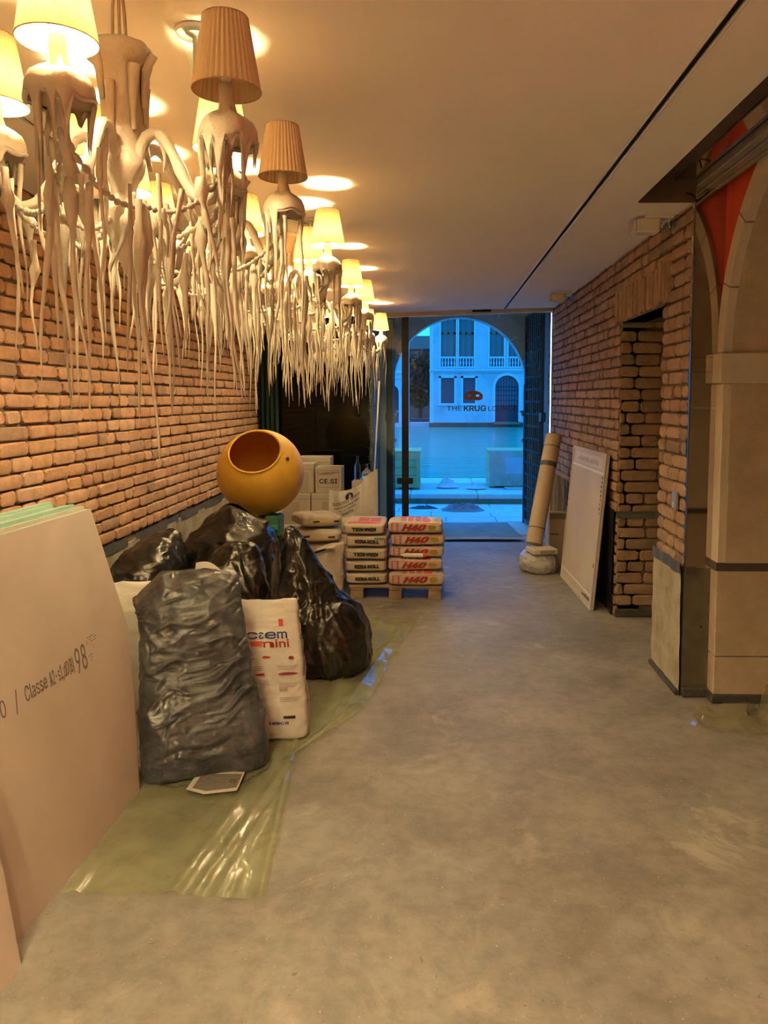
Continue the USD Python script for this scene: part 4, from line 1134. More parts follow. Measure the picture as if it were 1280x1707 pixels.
def unit_box(nx, ny, nz):
    key = (nx, ny, nz)
    if key not in UNIT:
        ms = []
        for k, (na, nb) in enumerate(((ny, nz), (nx, nz), (nx, ny))):
            for s in (-1, 1):
                a, b = np.meshgrid(np.linspace(-1, 1, na), np.linspace(-1, 1, nb), indexing='ij')
                p = [a, b]
                p.insert(k, np.full(a.shape, float(s)))
                g = grid(np.stack(p, -1))
                nrm = np.cross(g.vertices[g.faces[0][1]] - g.vertices[g.faces[0][0]], g.vertices[g.faces[0][2]] - g.vertices[g.faces[0][0]])
                if nrm[k] * s < 0:
                    g = trimesh.Trimesh(g.vertices, g.faces[:, ::-1], process=False)
                ms.append(g)
        m = cat(ms)
        m.merge_vertices()
        UNIT[key] = m
    return UNIT[key]


def pillow(loc, w, d, h, rz, seed, amp=.006, sq=7.0, tilt=(0, 0)):
    """returns f(points of the unit cube) -> world for a filled paper sack"""
    c, s = math.cos(rz), math.sin(rz)

    def f(q):
        q = A(q, float)
        r = (np.abs(q) ** sq).sum(-1, keepdims=True) ** (1 / sq)
        m = np.abs(q).max(-1, keepdims=True)
        p = q * m / r
        p = p * A([w / 2, d / 2, h / 2])
        p[..., 2] *= .86 + .16 * np.clip(1 - np.abs(q[..., 0]) ** 3, 0, 1) * np.clip(1 - np.abs(q[..., 1]) ** 3, 0, 1) ** .6
        n = np.stack([meshkit.fbm(p * A([8, 8, 14]) + k * 9.1, 3, seed + k) - .5 for k in range(3)], -1)
        p = p + amp * 2 * n * A([.7, .7, 1])
        z = p[..., 2] + tilt[0] * p[..., 0] + tilt[1] * p[..., 1]
        return np.stack([loc[0] + p[..., 0] * c - p[..., 1] * s, loc[1] + p[..., 0] * s + p[..., 1] * c, loc[2] + h / 2 + z], -1)
    return f


def bolder(m, dx, dy):
    return cat([move(m, (a * dx, b * dy, 0)) for a in (-1, 0, 1) for b in (-1, 0, 1)])


def face_print(f, m, face, u0, v0, su, sv, lift=.0035):
    """flat mesh m onto a face of the pillow: unit place = u0 + su * x, v0 + sv * y"""
    a, b = u0 + su * m.vertices[:, 0], v0 + sv * m.vertices[:, 1]
    one = np.ones(len(a))
    q = np.stack([a, -one, b], 1) if face == 'front' else np.stack([a, b, one], 1) if face == 'top' else np.stack([one, a, b], 1)
    q2 = q * (1.06 if face == 'top' else 1.02)
    p, n = f(q), f(q2) - f(q)
    n[:, 2] *= 1 if face == 'top' else 0
    return trimesh.Trimesh(p + n / (np.linalg.norm(n, axis=1, keepdims=True) + 1e-9) * (lift if lift < .1 else .006), m.faces, process=False)


pt = thing('pallet', 'small wooden pallet under the two stacks of printed mortar bags', 'pallet', (-.28, 6.05, 0))
M['pallet'] = pbr('pallet_wood', (.34, .235, .14), .8, (.26, .17, .10), scale=14, bump=.002, bscale=60)
for y0_ in (5.70, 5.93, 6.18, 6.42):
    obj('deck_board', bx(-.63, .068, y0_, y0_ + .12, .086, .104, .003), M['pallet'], pt, world=True)
for x0_ in (-.62, -.33, -.035):
    obj('stringer', bx(x0_, x0_ + .10, 5.70, 6.54, .070, .085, .003), M['pallet'], pt, world=True)
    for y0_ in (5.705, 6.05, 6.43):
        obj('block', bx(x0_, x0_ + .098, y0_, y0_ + .10, .0, .069, .004), M['pallet'], pt, world=True)
Ub = unit_box(22, 26, 10)
zk = .106
for k in range(5):
    h = .094
    turned = k in (2, 4)
    x_ = -.505 + (.006, -.004, .0, .004, -.016)[k]
    f = pillow((x_, 5.93 + (0, .004, -.004, .006, .004)[k], zk), .315, .43, h * .955, (-.01, .012, 0, -.015, .01)[k], 100 + k, .006, 9)
    wh = ('bottom', 'second', 'middle', 'fourth', 'top')[k]
    g = thing('mortar_bag', f'{wh} beige mortar bag of the left stack on pallet' + (', lettering upside down' if turned else ''), 'mortar bag', (x_, 5.93, zk), group='mortar bags of the left stack')
    obj('sack', (f(Ub.vertices), Ub.faces), M['bag_paper'], g, smooth=True, world=True)
    tm = bolder(flat_text('KERA', .62, 1.08, True), .022, .045)
    t2_ = bolder(flat_text('KOLL', .62, 1.04, True), .022, .045)
    for mesh_, x0_, mt in ((tm, -.50, 'dark_ink'), (t2_, .12, 'dark_ink')):
        m_ = trimesh.Trimesh(mesh_.vertices * A([.5, 1, 1]), mesh_.faces, process=False)
        if turned:
            m_ = trimesh.Trimesh(m_.vertices * A([-1, -1, 1]), m_.faces, process=False)
            obj('lettering', face_print(f, m_, 'front', -x0_ + .08, .32, 1, 1), M[mt], g, world=True)
        else:
            obj('lettering', face_print(f, m_, 'front', x0_, -.32, 1, 1), M[mt], g, world=True)
    leaf = trimesh.creation.extrude_polygon(Polygon([(.0, -.3), (.05, -.28), (.07, .25), (.03, .35), (.0, .1)]), .001, engine='earcut')
    obj('green_mark', face_print(f, leaf, 'front', .055, .0, -1 if turned else 1, -1 if turned else 1, .005), M['green_ink'], g, world=True)
    obj('red_side', face_print(f, flat_rect(1.7, 1.5, 16, 8), 'right', -.85, -.75, 1, 1), M['pink_ink'], g, world=True)
    for xx in (-.95, .91):
        obj('red_line', face_print(f, flat_rect(.03, 1.6, 2, 8), 'front', xx, -.8, 1, 1), M['pink_ink'], g, world=True)
    if k == 4:
        obj('red_panel', face_print(f, flat_rect(1.6, .30, 12, 6), 'top', -.8, -.88, 1, 1), M['red_ink'], g, world=True)
        for xx in (-.3, .25):
            obj('red_panel', face_print(f, flat_rect(.5, .75, 8, 8), 'top', xx, -.5, 1, 1), M['pink_ink'], g, world=True)
    if k == 3:
        obj('green_label', face_print(f, flat_rect(.5, .35, 6, 4), 'front', .42, .52, 1, 1, .005), M['green_ink'], g, world=True)
    zk += h
zk = .106
for k in range(5):
    h = (.098, .090, .092, .094, .098)[k]
    y_ = (5.84, 5.92, 5.97, 5.97, 5.96)[k]
    x_ = -.128 + (.004, -.008, .006, .010, -.006)[k]
    f = pillow((x_, y_, zk), .415,   .31, h * .95, (.0, .01, -.01, .012, -.02)[k], 200 + k, .006, 9, tilt=((0, 0), (0, 0), (0, 0), (0, 0), (-.01, 0))[k])
    wh = ('bottom', 'second', 'middle', 'fourth', 'top')[k]
    g = thing('adhesive_bag', f'{wh} bag with red lettering in the right stack on pallet', 'mortar bag', (x_, y_, zk), group='red-lettered bags of the right stack')
    obj('sack', (f(Ub.vertices), Ub.faces), M['bag_paper'], g, smooth=True, world=True)
    t = bolder(flat_text('H40', 1.10, .78, True), .022, .05)
    t.vertices[:, 0] += t.vertices[:, 1] * .10
    obj('lettering', face_print(f, t, 'front', -.46, -.50, 1, 1), M['red_ink'], g, world=True)
    st = [move(flat_rect(.34, .10, 6, 3), (-.92, v_, 0)) for v_ in (-.85, -.45, .15, .70)] + [move(flat_rect(.07, 1.6, 3, 8), (x0_, -.85, 0)) for x0_ in (-.88, -.66)]
    obj('red_panel', face_print(f, cat(st), 'front', 0, 0, 1, 1), M['pink_ink'], g, world=True)
    ye = trimesh.creation.extrude_polygon(Polygon([(.16 * math.cos(t_) * (1.1 if math.cos(t_) > 0 else .9), .55 * math.sin(t_)) for t_ in np.linspace(0, 2 * PI, 20)[:-1]]), .001, engine='earcut')
    obj('yellow_spot', face_print(f, ye, 'front', .60, .05, 1, 1), pbr(f'yellow_ink_{k}', (.62, .40, .04), .6), g, world=True)
    obj('red_line', face_print(f, flat_rect(1.9, .08, 16, 2), 'front', -.95, .86, 1, 1), M['red_ink'], g, world=True)
    for c0 in (-.52, -.26, .0, .25):
        obj('red_panel', face_print(f, flat_rect(.19, 1.5, 4, 10), 'top', c0, -.80, 1, 1), M['pink_ink'], g, world=True)
    obj('red_spot', face_print(f, flat_rect(.24, .6, 4, 5), 'top', .32, -.86, 1, 1), M['red_ink'], g, world=True)
    obj('print_block', face_print(f, flat_rect(.14, 1.0, 3, 6), 'top', .72, -.6, 1, 1), M['faint_ink'], g, world=True)
    zk += h
rl = thing('cartridge', 'slim white and red sealant tube lying across the right bag stack', 'sealant tube', (-.14, 5.765, .296))
obj('tube_body', tube([(-.225, 5.79, .318), (-.075, 5.79, .318)], .017, 16), M['white_trim'], rl, smooth=40, world=True)
obj('tube_end', tube([(-.075, 5.79, .318), (-.048, 5.79, .318)], .0172, 16), M['red_ink'], rl, smooth=40, world=True)
obj('tube_nozzle', tube([(-.225, 5.79, .318), (-.245, 5.79, .318)], [.008, .004], 10), M['white_trim'], rl, smooth=40, world=True)

# --- pile of beige paper sacks behind
Up = unit_box(20, 16, 8)


def paper_bag(label, loc, w, d, h, rz, seed, tilt=(0, 0), stripe=True, m='bag_paper', amp=.014):
    f = pillow(loc, w, d, h, rz, seed, amp, 6.0, tilt)
    g = thing('paper_bag', label, 'cement bag', loc, group='beige cement bags in the pile behind the pallet')
    obj('sack', (f(Up.vertices), Up.faces), M[m], g, smooth=True, world=True)
    if stripe:
        obj('yellow_stripe', face_print(f, flat_rect(1.7, .55, 14, 4), 'front', -.85, -.3, 1, 1), M['yellow_stripe'], g, world=True)
        for xx in (-.5, .45):
            obj('print_block', face_print(f, flat_rect(.28, .34, 5, 3), 'front', xx, -.2, 1, 1, .005), M['dark_ink'], g, world=True)
        for yy in (-.1, .3):
            obj('print_block', face_print(f, flat_rect(.5, .05, 6, 2), 'top', -.2, yy, 1, 1), M['dark_ink'], g, world=True)


M['yellow_stripe'] = pbr('pale_yellow_print', (.60, .46, .22), .75)
paper_bag('bottom beige cement bag of the pile, flat on the floor', (-.92, 6.10, .0), .46, .36, .12, .05, 1, stripe=False)
paper_bag('beige cement bag second from the floor in the pile behind pallet', (-.93, 6.12, .128), .46, .36, .12, -.06, 2, stripe=False)
paper_bag('beige cement bag midway up the pile, partly behind open sack', (-.93, 6.13, .256), .46, .36, .12, .08, 3, stripe=False)
paper_bag('beige cement bag with yellow print below the tilted topmost one', (-.93, 6.05, .384), .40, .32, .105, .16, 4)
paper_bag('topmost beige cement bag of the pile, tilted with a pointed corner', (-.92, 6.06, .503), .36, .28, .10, .55, 5, tilt=(-.06, .02))
paper_bag('beige cement bag at left of the pile nearest the mixer', (-1.24, 6.16, .354), .24, .30, .12, -.1, 6, stripe=False)
paper_bag('short beige cement bag between the pile and the left pallet stack', (-.69, 6.42, .38), .20, .26, .12, .1, 7, stripe=False)
sb_ = thing('stack_box', 'plain carton under the beige bags at left of the pile', 'carton', (-1.24, 6.16, 0))
obj('carton', bx(-1.37, -1.175, 6.02, 6.32, 0, .352, .004), M['bag_paper'], sb_, world=True)
sb_ = thing('stack_box', 'plain carton under the short beige bag beside the pallet', 'carton', (-.665, 6.44, 0))
obj('carton', bx(-.68, -.645, 6.30, 6.56, 0, .378, .003), M['bag_paper'], sb_, world=True)
ob = [(-.81, 5.76, .003, .06, .05, 12, 3), (-.81, 5.76, .012, .12, .10, 12, 3.5), (-.81, 5.76, .12, .125, .11, 12, 3.5), (-.81, 5.77, .24, .12, .10, 12, 3.2), (-.785, 5.775, .33, .12, .085, 12, 3), (-.78, 5.78, .385, .105, .075, 12, 3), (-.78, 5.78, .39, .095, .065, 12, 3), (-.78, 5.78, .34, .085, .055, 12, 3), (-.78, 5.78, .30, .02, .02, 12, 2)]
P8, N8 = sack_grid(ob, 110, 100, 96, .014, 6)
P8[..., 2] += np.where(P8[..., 2] > .25, (P8[..., 0] + .78) * .25, 0)
os_ = thing('open_sack', 'opened brown paper sack with rolled top in front of the bag pile', 'sack', (-.79, 5.76, 0))
obj('sack', grid(P8), M['bag_paper'], os_, smooth=True, world=True)
tw = thing('trowel', 'thin dark tool handle laid across the open paper sack', 'tool', (-.84, 5.68, .39))
obj('handle', tube([(-.93, 5.655, .345), (-.80, 5.665, .385)], [.010, .008], 8), M['black_metal'], tw, smooth=40, world=True)
obj('blade', bx(-.80, -.73, 5.655, 5.685, .387, .390), M['steel'], tw, world=True)

# --- cartons, canvas sack and bottles by the black panels
M['carton'] = pbr('pale_carton', (.55, .49, .40), .7, (.49, .43, .34), scale=6)
M['carton_line'] = pbr('carton_print', (.30, .24, .17), .7)


def carton(label, x0, x1, y0, y1, z0, z1, text=None, panel=True, group='pale cartons stacked before the black panels'):
    g = thing('carton_box', label, 'carton', ((x0 + x1) / 2, (y0 + y1) / 2, z0), group=group)
    obj('carton', bx(x0, x1, y0, y1, z0, z1, .004), M['carton'], g, world=True)
    e = .0015
    obj('lid_line', bx(x0 + .01, x1 - .01, y0 - e, y0, z1 - .055, z1 - .050), M['carton_line'], g, world=True)
    w, h = x1 - x0, z1 - z0
    if text:
        c_ = [bx(x0 + .02, x1 - .02, y0 - e, y0, z0 + a, z0 + a + .004) for a in (.055, h - .035)] + [bx(a, a + .004, y0 - e, y0, z0 + .055, z1 - .035) for a in (x0 + .02, x1 - .024)]
        obj('print_frame', cat(c_), M['carton_line'], g, world=True)
        t = text_at(text, .042, w * .70, True)
        obj('lettering', (np.stack([x0 + w * .15 + t.vertices[:, 0], np.full(len(t.vertices), y0 - .0012), z0 + h * .38 + t.vertices[:, 1]], 1), t.faces), M['dark_ink'], g, world=True)
        xx = np.linspace(x0 + .03, x1 - .03, 14)
        zz_ = z0 + h * .66 + .035 * ((xx - x0) / w) ** .6
        obj('print_swoosh', grid(np.stack([np.stack([xx, xx * 0 + y0 - .0012, zz_ - .008 * np.sin(np.linspace(0, PI, 14))], 1), np.stack([xx, xx * 0 + y0 - .0012, zz_ + .01], 1)])), M['carton_line'], g, world=True)
    elif panel:
        obj('front_panel', bx(x0 + w * .28, x1 - w * .28, y0 - e, y0, z0 + .02, z1 - .08), pbr('carton_panel_' + str(taken.get(('/World', 'carton_box'), 0)), (.42, .36, .28), .75), g, world=True)
    return g


carton('carton with dark lettering and swoosh, upper right of the carton stack', -1.135, -.885, 7.40, 7.66, .592, .845, 'CE.SI')
carton('plain upright carton left of the lettered one', -1.330, -1.155, 7.42, 7.66, .592, .875)
carton('pale carton in the middle row behind the bag pile at right', -1.175, -.80, 7.38, 7.68, .300, .590)
carton('pale carton in the middle row nearest the mixer', -1.56, -1.185, 7.38, 7.68, .300, .590)
carton('lowest pale carton on the floor at right of the row', -1.175, -.80, 7.38, 7.68, 0, .298)
carton('lowest pale carton on the floor at left of the row', -1.56, -1.185, 7.38, 7.68, 0, .298)
carton('carton topping the stack farthest back, only its top edge showing', -1.36, -1.03, 7.69, 7.95, .0, .92, panel=False)
carton('tall plain carton behind the canvas sack with bottles on it', -.795, -.60, 7.50, 7.85, 0, .70, panel=False)

n1, n2 = 60, 44
S, T = np.meshgrid(np.linspace(0, 1, n1), np.linspace(0, 1, n2), indexing='ij')
top = .672 + .0 * S + .19 * np.clip(S, 0, 1) ** 1.5 - .055 * np.sin(PI * S) * (S < .7)
Zc_ = .02 + (top - .02) * T
Xc = -.955 + .445 * S + .02 * (1 - T) * (S - .5)
bel = .07 * np.sin(PI * np.clip(S, .02, .98)) ** .6 * (1 - T ** 4) + .01 * ridge(np.stack([S * 6, T * 2.5, S * 0], -1), 3) + .012 * np.sin(S * 19 + T * 3) * T
front = np.stack([Xc, 7.05 - bel, Zc_], -1)
back = np.stack([Xc, 7.05 + bel * .8 + .012, Zc_], -1)
cs_ = thing('canvas_sack', 'white sack with black printed emblem and lettering behind the mortar bags', 'sack', (-.73, 7.05, 0))
obj('sack', cat([grid(front), grid(back)]), M['bag_white'], cs_, smooth=True, world=True)


def on_sack(m, s0, t0, rot=.30):
    c_, s_ = math.cos(rot), math.sin(rot)
    x, y = m.vertices[:, 0] * c_ - m.vertices[:, 1] * s_, m.vertices[:, 0] * s_ + m.vertices[:, 1] * c_
    i = np.clip((s0 + x / .445) * (n1 - 1), 0, n1 - 1.001)
    j = np.clip((t0 + y / .70) * (n2 - 1), 0, n2 - 1.001)
    a, b = i.astype(int), j.astype(int)
    fa, fb = (i - a)[:, None], (j - b)[:, None]
    p = front[a, b] * (1 - fa) * (1 - fb) + front[a + 1, b] * fa * (1 - fb) + front[a, b + 1] * (1 - fa) * fb + front[a + 1, b + 1] * fa * fb
    return trimesh.Trimesh(p - A([0, .0025, 0]), m.faces, process=False)


M['navy_ink'] = pbr('navy_ink', (.04, .045, .06), .6)
obj('lettering', on_sack(flat_text('boscolo bielo', .034, .255), .10, .775), M['navy_ink'], cs_, world=True)
obj('lettering', on_sack(flat_text('TRASPORTI MATERIALI EDILI', .016, .245, True), .115, .722), M['navy_ink'], cs_, world=True)
obj('lettering', on_sack(flat_text('TEL. 041 VENEZIA', .014, .16, True), .22, .694), M['navy_ink'], cs_, world=True)
obj('lettering', on_sack(flat_text('VENEZIA', .026, .115, True), .275, .640), M['navy_ink'], cs_, world=True)
cir = Polygon([(.036 * math.cos(t_), .036 * math.sin(t_)) for t_ in np.linspace(0, 2 * PI, 30)[:-1]]).difference(Polygon([(-.012, -.04), (.004, .028), (.016, .0), (.022, -.04)])).difference(sbox(-.06, -.06, .06, -.024))
obj('emblem', on_sack(trimesh.util.concatenate([trimesh.creation.extrude_polygon(g_, .0005, engine='earcut') for g_ in getattr(cir, 'geoms', [cir])]), .42, .905, .1), M['navy_ink'], cs_, world=True)


def bottle(label, x, y, z, s, prof):
    g = thing('bottle', label, 'bottle', (x, y, z))
    obj('glass', lathe([(r * s, h * s) for r, h in prof], 28), M['bottle'], g, smooth=50)


M['bottle'] = usdkit.material(stage, '/World/Looks/flask_glass', {'p': ('principled_bsdf', {'base_color': (.85, .9, .88), 'roughness': .03, 'transmission_weight': 1.0, 'ior': 1.45})}, surface='p.BSDF')
bottle('round clear glass flask standing behind the canvas sack', -.655, 7.60, .701, 1.0, [(.001, .001), (.040, .004), (.052, .025), (.055, .055), (.045, .085), (.020, .105), (.014, .12), (.013, .150), (.017, .156), (.013, .160), (.011, .15), (.011, .12), (.001, .115)])
bottle('slim tall clear bottle left of the round flask', -.752, 7.64, .701, 1.0, [(.001, .001), (.030, .003), (.032, .02), (.032, .13), (.020, .16), (.013, .185), (.012, .225), (.015, .23), (.010, .235), (.009, .19), (.001, .18)])
rd = thing('rod', 'thin white rod leaning upright by the glass partition edge', 'rod', (-.615, 7.9, 0))
obj('shaft', tube([(-.640, 7.86, .0), (-.555, 7.98, 1.68)], .009, 8), M['white_trim'], rd, smooth=True, world=True)
obj('ferrule', tube([(-.640, 7.86, .0), (-.636, 7.866, .08)], .012, 8), M['black_metal'], rd, smooth=True, world=True)
gd = [(-.66 + .006 * math.sin(k * 1.9), 8.12 + .006 * math.cos(k * 1.3), .75 + k * .0685) for k in range(25)]
gl = [tube(gd, .006, 6)]
rng = np.random.default_rng(31)
for k in range(110):
    z = rng.uniform(.75, 2.36)
    a = rng.uniform(0, 2 * PI)
    p0 = A([-.66, 8.12, z])
    gl.append(tube([p0, p0 + A([math.cos(a) * .03, math.sin(a) * .03, rng.uniform(-.01, .025)])], [.006, .001], 4))
obj('garland', cat(gl), pbr('dark_garland', (.03, .075, .05), .6), None, smooth=True, label='thin dark green tinsel garland hanging down the glass partition edge', category='garland', kind='stuff')
yy = np.linspace(0, 1, 60)
cz_ = np.linspace(.05, 2.33, 14)
Pc = A([[(XL + .03 + .20 * s_, YE - .03 + .030 * math.sin(s_ * 26 + .3 * math.sin(z * 2)), z) for s_ in yy] for z in cz_])
obj('curtain', grid(Pc), pbr('dark_green_cloth', (.010, .035, .028), .9), None, smooth=True, label='dark green curtain hanging in the corner by the left brick wall', category='curtain')

# --- things leaning on the right wall
M['panel'] = pbr('packed_panel', (.55, .48, .42), .6, (.50, .44, .385), scale=4)
sp = thing('packed_panel', 'flat white packed panel standing on edge, leaning on right brick wall', 'panel', (1.12, 5.97, 0))
L0 = 1.09


def pan(u0, u1, v0, v1, w0, w1, c_=0.0):
    """u along the wall 0..1.085, v up 0..1.12, w out of the face"""
    m = bx(u0, u1, v0, v1, w0, w1, c_)
    u, v, w = m.vertices.T
    ln = .086
    x = 1.121 - .031 * u + ln * v - w
    return trimesh.Trimesh(np.stack([x, 5.425 + u, v * .995 + w * ln], 1), m.faces[:, ::-1], process=False)


obj('core', pan(0, 1.085, 0, 1.12, -.022, 0, .004), M['panel'], sp, world=True)
edge = [pan(0, 1.085, 1.10, 1.12, 0, .006), pan(0, 1.085, 0, .03, 0, .006), pan(0, .03, .03, 1.10, 0, .006), pan(1.055, 1.085, .03, 1.10, 0, .006)]
for e in edge:
    obj('edge_strip', e, M['panel'], sp, world=True)
obj('tape_line', pan(.03, 1.055, .965, .985, 0, .002), M['white_trim'], sp, world=True)
obj('tape_line', pan(.03, 1.055, .085, .10, 0, .002), M['white_trim'], sp, world=True)
obj('label_strip', pan(.10, .98, 1.0, 1.085, 0, .0015), pbr('pale_label', (.58, .57, .60), .6), sp, world=True)
rng = np.random.default_rng(14)
mk = [pan(.22 + k * .052, .22 + k * .052 + rng.uniform(.018, .04), 1.02, 1.02 + rng.uniform(.02, .045), .0015, .0022) for k in range(13)]
obj('print_marks', cat(mk), M['faint_ink'], sp, world=True, kind='stuff')
mk = [pan(.045, .045 + rng.uniform(.02, .035), .68 + k * .032, .68 + k * .032 + .02, 0, .0008) for k in range(9)]
obj('print_marks', cat(mk), M['dark_ink'], sp, world=True, kind='stuff')
mk = [pan(.08 + k * .03, .10 + k * .03, .045, .045 + rng.uniform(.015, .028), 0, .0008) for k in range(8)] + [pan(.05, .075, .30, .325, 0, .0008)]
obj('print_marks', cat(mk), M['dark_ink'], sp, world=True, kind='stuff')
X, Y = np.meshgrid(np.linspace(5.31, 6.3, 30), np.linspace(0.005, .74, 16), indexing='ij')
obj('black_foil_shadow', grid(np.stack([1.238 + .006 * np.sin(X * 14 + Y * 3), X, Y], -1)), M['bag_black'], None, smooth=True, label='black foil sheet also standing in for the shadow behind the packed panel', category='plastic sheet')  # black foil, also painting in the shadow between panel and bricks

rt = thing('cardboard_tube', 'long tan cardboard roll leaning on the right wall by the door', 'roll', (.93, 6.72, .15))
p0, p1 = A([.893, 6.79, .222]), A([1.105, 7.12, 1.165])
obj('roll', tube([p0, p1], .074, 28), pbr('tan_wrap', (.50, .40, .28), .6, (.45, .35, .24), scale=5), rt, smooth=40, world=True)
dd = (p1 - p0) / np.linalg.norm(p1 - p0)
for t_ in (.135, .885):
    obj('tie_band', tube([p0 + (p1 - p0) * t_, p0 + (p1 - p0) * t_ + dd * .006], .0755, 28), M['dark_ink'], rt, smooth=40, world=True)
obj('roll_label', tube([p0 + (p1 - p0) * .70, p0 + (p1 - p0) * .745], .0752, 28, cap=False), pbr('dark_label', (.07, .075, .085), .5), rt, smooth=40, world=True)
rr = [(.925, 6.76, .003, .09, .1, 0, 2.4), (.925, 6.76, .012, .135, .20, 0, 2.5), (.925, 6.76, .07, .155, .22, 0, 2.5), (.93, 6.77, .115, .145, .20, 0, 2.5), (.93, 6.77, .145, .11, .15, 0, 2.4), (.93, 6.77, .152, .03, .05, 0, 2)]
P9, N9 = sack_grid(rr, 120, 90, 111, .022, 7)
obj('rubble_bag', grid(P9), pbr('milky_bag', (.40, .38, .36), .35, (.33, .30, .27), scale=9, bump=.003, bscale=40), None, smooth=True, label='greyish plastic bag of rubble lying at the foot of leaning roll', category='bag')
fl = thing('flat_carton', 'flattened beige carton lying on the grey rubble bag', 'carton', (.945, 6.68, .166))
fm = bx(-.11, .11, -.10, .10, 0, .045, .006)
obj('carton', move(fm, (0, 0, 0), rz=.25, rx=.0), M['carton'], fl)
obj('print_block', move(bx(-.05, .08, -.1015, -.1, .012, .034), (0, 0, 0), rz=.25), M['carton_line'], fl)
bx1 = thing('carton_box', 'small brown carton with dark top flap between roll and packed panel', 'carton', (1.12, 6.92, .0))
obj('carton', bx(1.055, 1.215, 6.985, 7.12, .0, .47, .004), pbr('brown_carton', (.42, .33, .22), .7), bx1, world=True)
obj('top_flap', bx(1.06, 1.21, 6.978, 6.985, .415, .468), pbr('olive_print', (.16, .14, .08), .7), bx1, world=True)
obj('print_line', bx(1.07, 1.14, 6.983, 6.985, .27, .28), M['dark_ink'], bx1, world=True)
S, T = np.meshgrid(np.linspace(0, 1, 44), np.linspace(0, 1, 20), indexing='ij')
wv = .020 * ridge(np.stack([S * 11, T * 1.4, S * 0], -1), 5) ** 2
ff = np.stack([1.06 + .175 * S, 7.17 + .02 * S - wv, .02 + (.845 - .09 * S - .02) * T], -1)
fb_ = np.stack([1.06 + .175 * S, 7.24 + .02 * S + wv, .02 + (.845 - .09 * S - .02) * T], -1)
obj('wrapped_pack', cat([grid(ff), grid(fb_), grid(np.stack([ff[:, -1], fb_[:, -1]])), grid(np.stack([ff[0], fb_[0]])), grid(np.stack([ff[-1], fb_[-1]]))]), pbr('wrap_plastic', (.55, .57, .58), .16, (.48, .50, .51), scale=10, coat_weight=.5), None, smooth=30, label='tall pack wrapped in shiny crinkled clear plastic behind the roll', category='package')

# --- small fittings
sw = thing('switch_plate', 'grey wall switch plate on the bricks of the right pier', 'switch', (XR - .014, 3.985, .98))
obj('plate', bx(-.004, .012, -.035, .035, -.045, .045, .003), pbr('grey_plate', (.30, .31, .32), .35, metallic=.4), sw)
obj('key', bx(-.007, -.004, -.018, .018, -.035, -.005, .001), pbr('pale_key', (.50, .52, .54), .3), sw)


def emergency_light(label, x, y):
    z = float(zc(x, y))
    g = thing('emergency_light', label, 'emergency light', (x, y, z - .0))
    M.setdefault('cream_box', pbr('cream_housing', (.60, .56, .48), .5))
    obj('housing', bx(-.10, .02, -.05, .05, -.085, -.012, .008), M['cream_box'], g)
    obj('mount', bx(-.06, .09, -.04, .04, -.012, .0), M['white_trim'], g)
    obj('battery_cover', bx(-.115, -.10, -.045, .045, -.08, -.018, .006), M['cream_box'], g)
    for k, xx in enumerate((.035, .075)):
        obj('lamp_head', move(lathe([(.001, -.02), (.016, -.018), (.021, .0), (.023, .02), (.0225, .021), (.018, .012), (.001, .010)], 18), (xx, -.03, -.055), rx=PI / 2), M['clear'], g, smooth=40)
        obj('lamp_arm', tube([(xx, 0, -.012), (xx, -.005, -.04), (xx, -.02, -.055)], .005, 8), M['white_trim'], g, smooth=40)


emergency_light('cream emergency light with two spot heads above the right pier', 1.155, 4.17)
emergency_light('small cream emergency light high on the right wall near the door', 1.150, 7.05)

# ---------------------------------------------------------------- dripping wax chandeliers
M['wax'] = pbr('cream_wax', (.64, .56, .46), .42, (.54, .46, .36), scale=18, bump=.003, bscale=50, spec=.45)
M['wax_dark'] = pbr('smoked_wax', (.46, .40, .33), .4, (.38, .33, .27), scale=18, bump=.003, bscale=50)
M['rope'] = pbr('pale_rope', (.45, .38, .28), .9)
M['shade'] = usdkit.material(stage, '/World/Looks/pleated_shade', {
    'd': ('diffuse_bsdf', {'color': (.66, .52, .34)}), 't': ('translucent_bsdf', {'color': (.78, .44, .17)}), 'm': ('mix_closure', {'fac': .05})},
    [('d.BSDF', 'm.closure1'), ('t.BSDF', 'm.closure2')], surface='m.closure')
M['shade_trim'] = pbr('shade_trim', (.45, .30, .16), .8)
M['bulb'] = emit('lit_bulb', WARM, BULB)
M['fill_bulb'] = emit('added_fill_bulb', WARM, BULB * 5.0)  # stronger bulbs of the two chandeliers added behind the camera as fill
M['bulb_off'] = pbr('unlit_bulb', (.75, .72, .66), .2)
ZS = 2.185


def shade_mesh():
    n = 144
    ang = np.arange(n + 1) * 2 * PI / n
    rows = []
    for t in np.linspace(0, 1, 7):
        r = .0755 + (.0495 - .0755) * t
        pl = .0016 * (np.abs((np.arange(n + 1) % 4) - 2) - 1)
        rows.append(np.stack([(r + pl) * np.cos(ang), (r + pl) * np.sin(ang), np.full(n + 1, .157 * t)], 1))
    return grid(A(rows))


SHADE = shade_mesh()
TRIM = [tube([(.0765 * math.cos(a), .0765 * math.sin(a), .001) for a in np.linspace(0, 2 * PI, 49)], .0014, 5, cap=False), tube([(.0502 * math.cos(a), .0502 * math.sin(a), .157) for a in np.linspace(0, 2 * PI, 49)], .0012, 5, cap=False)]
BULBM = lathe([(.001, 0), (.010, .004), (.013, .015), (.019, .032), (.019, .045), (.011, .062), (.003, .075), (.0005, .078)], 14)


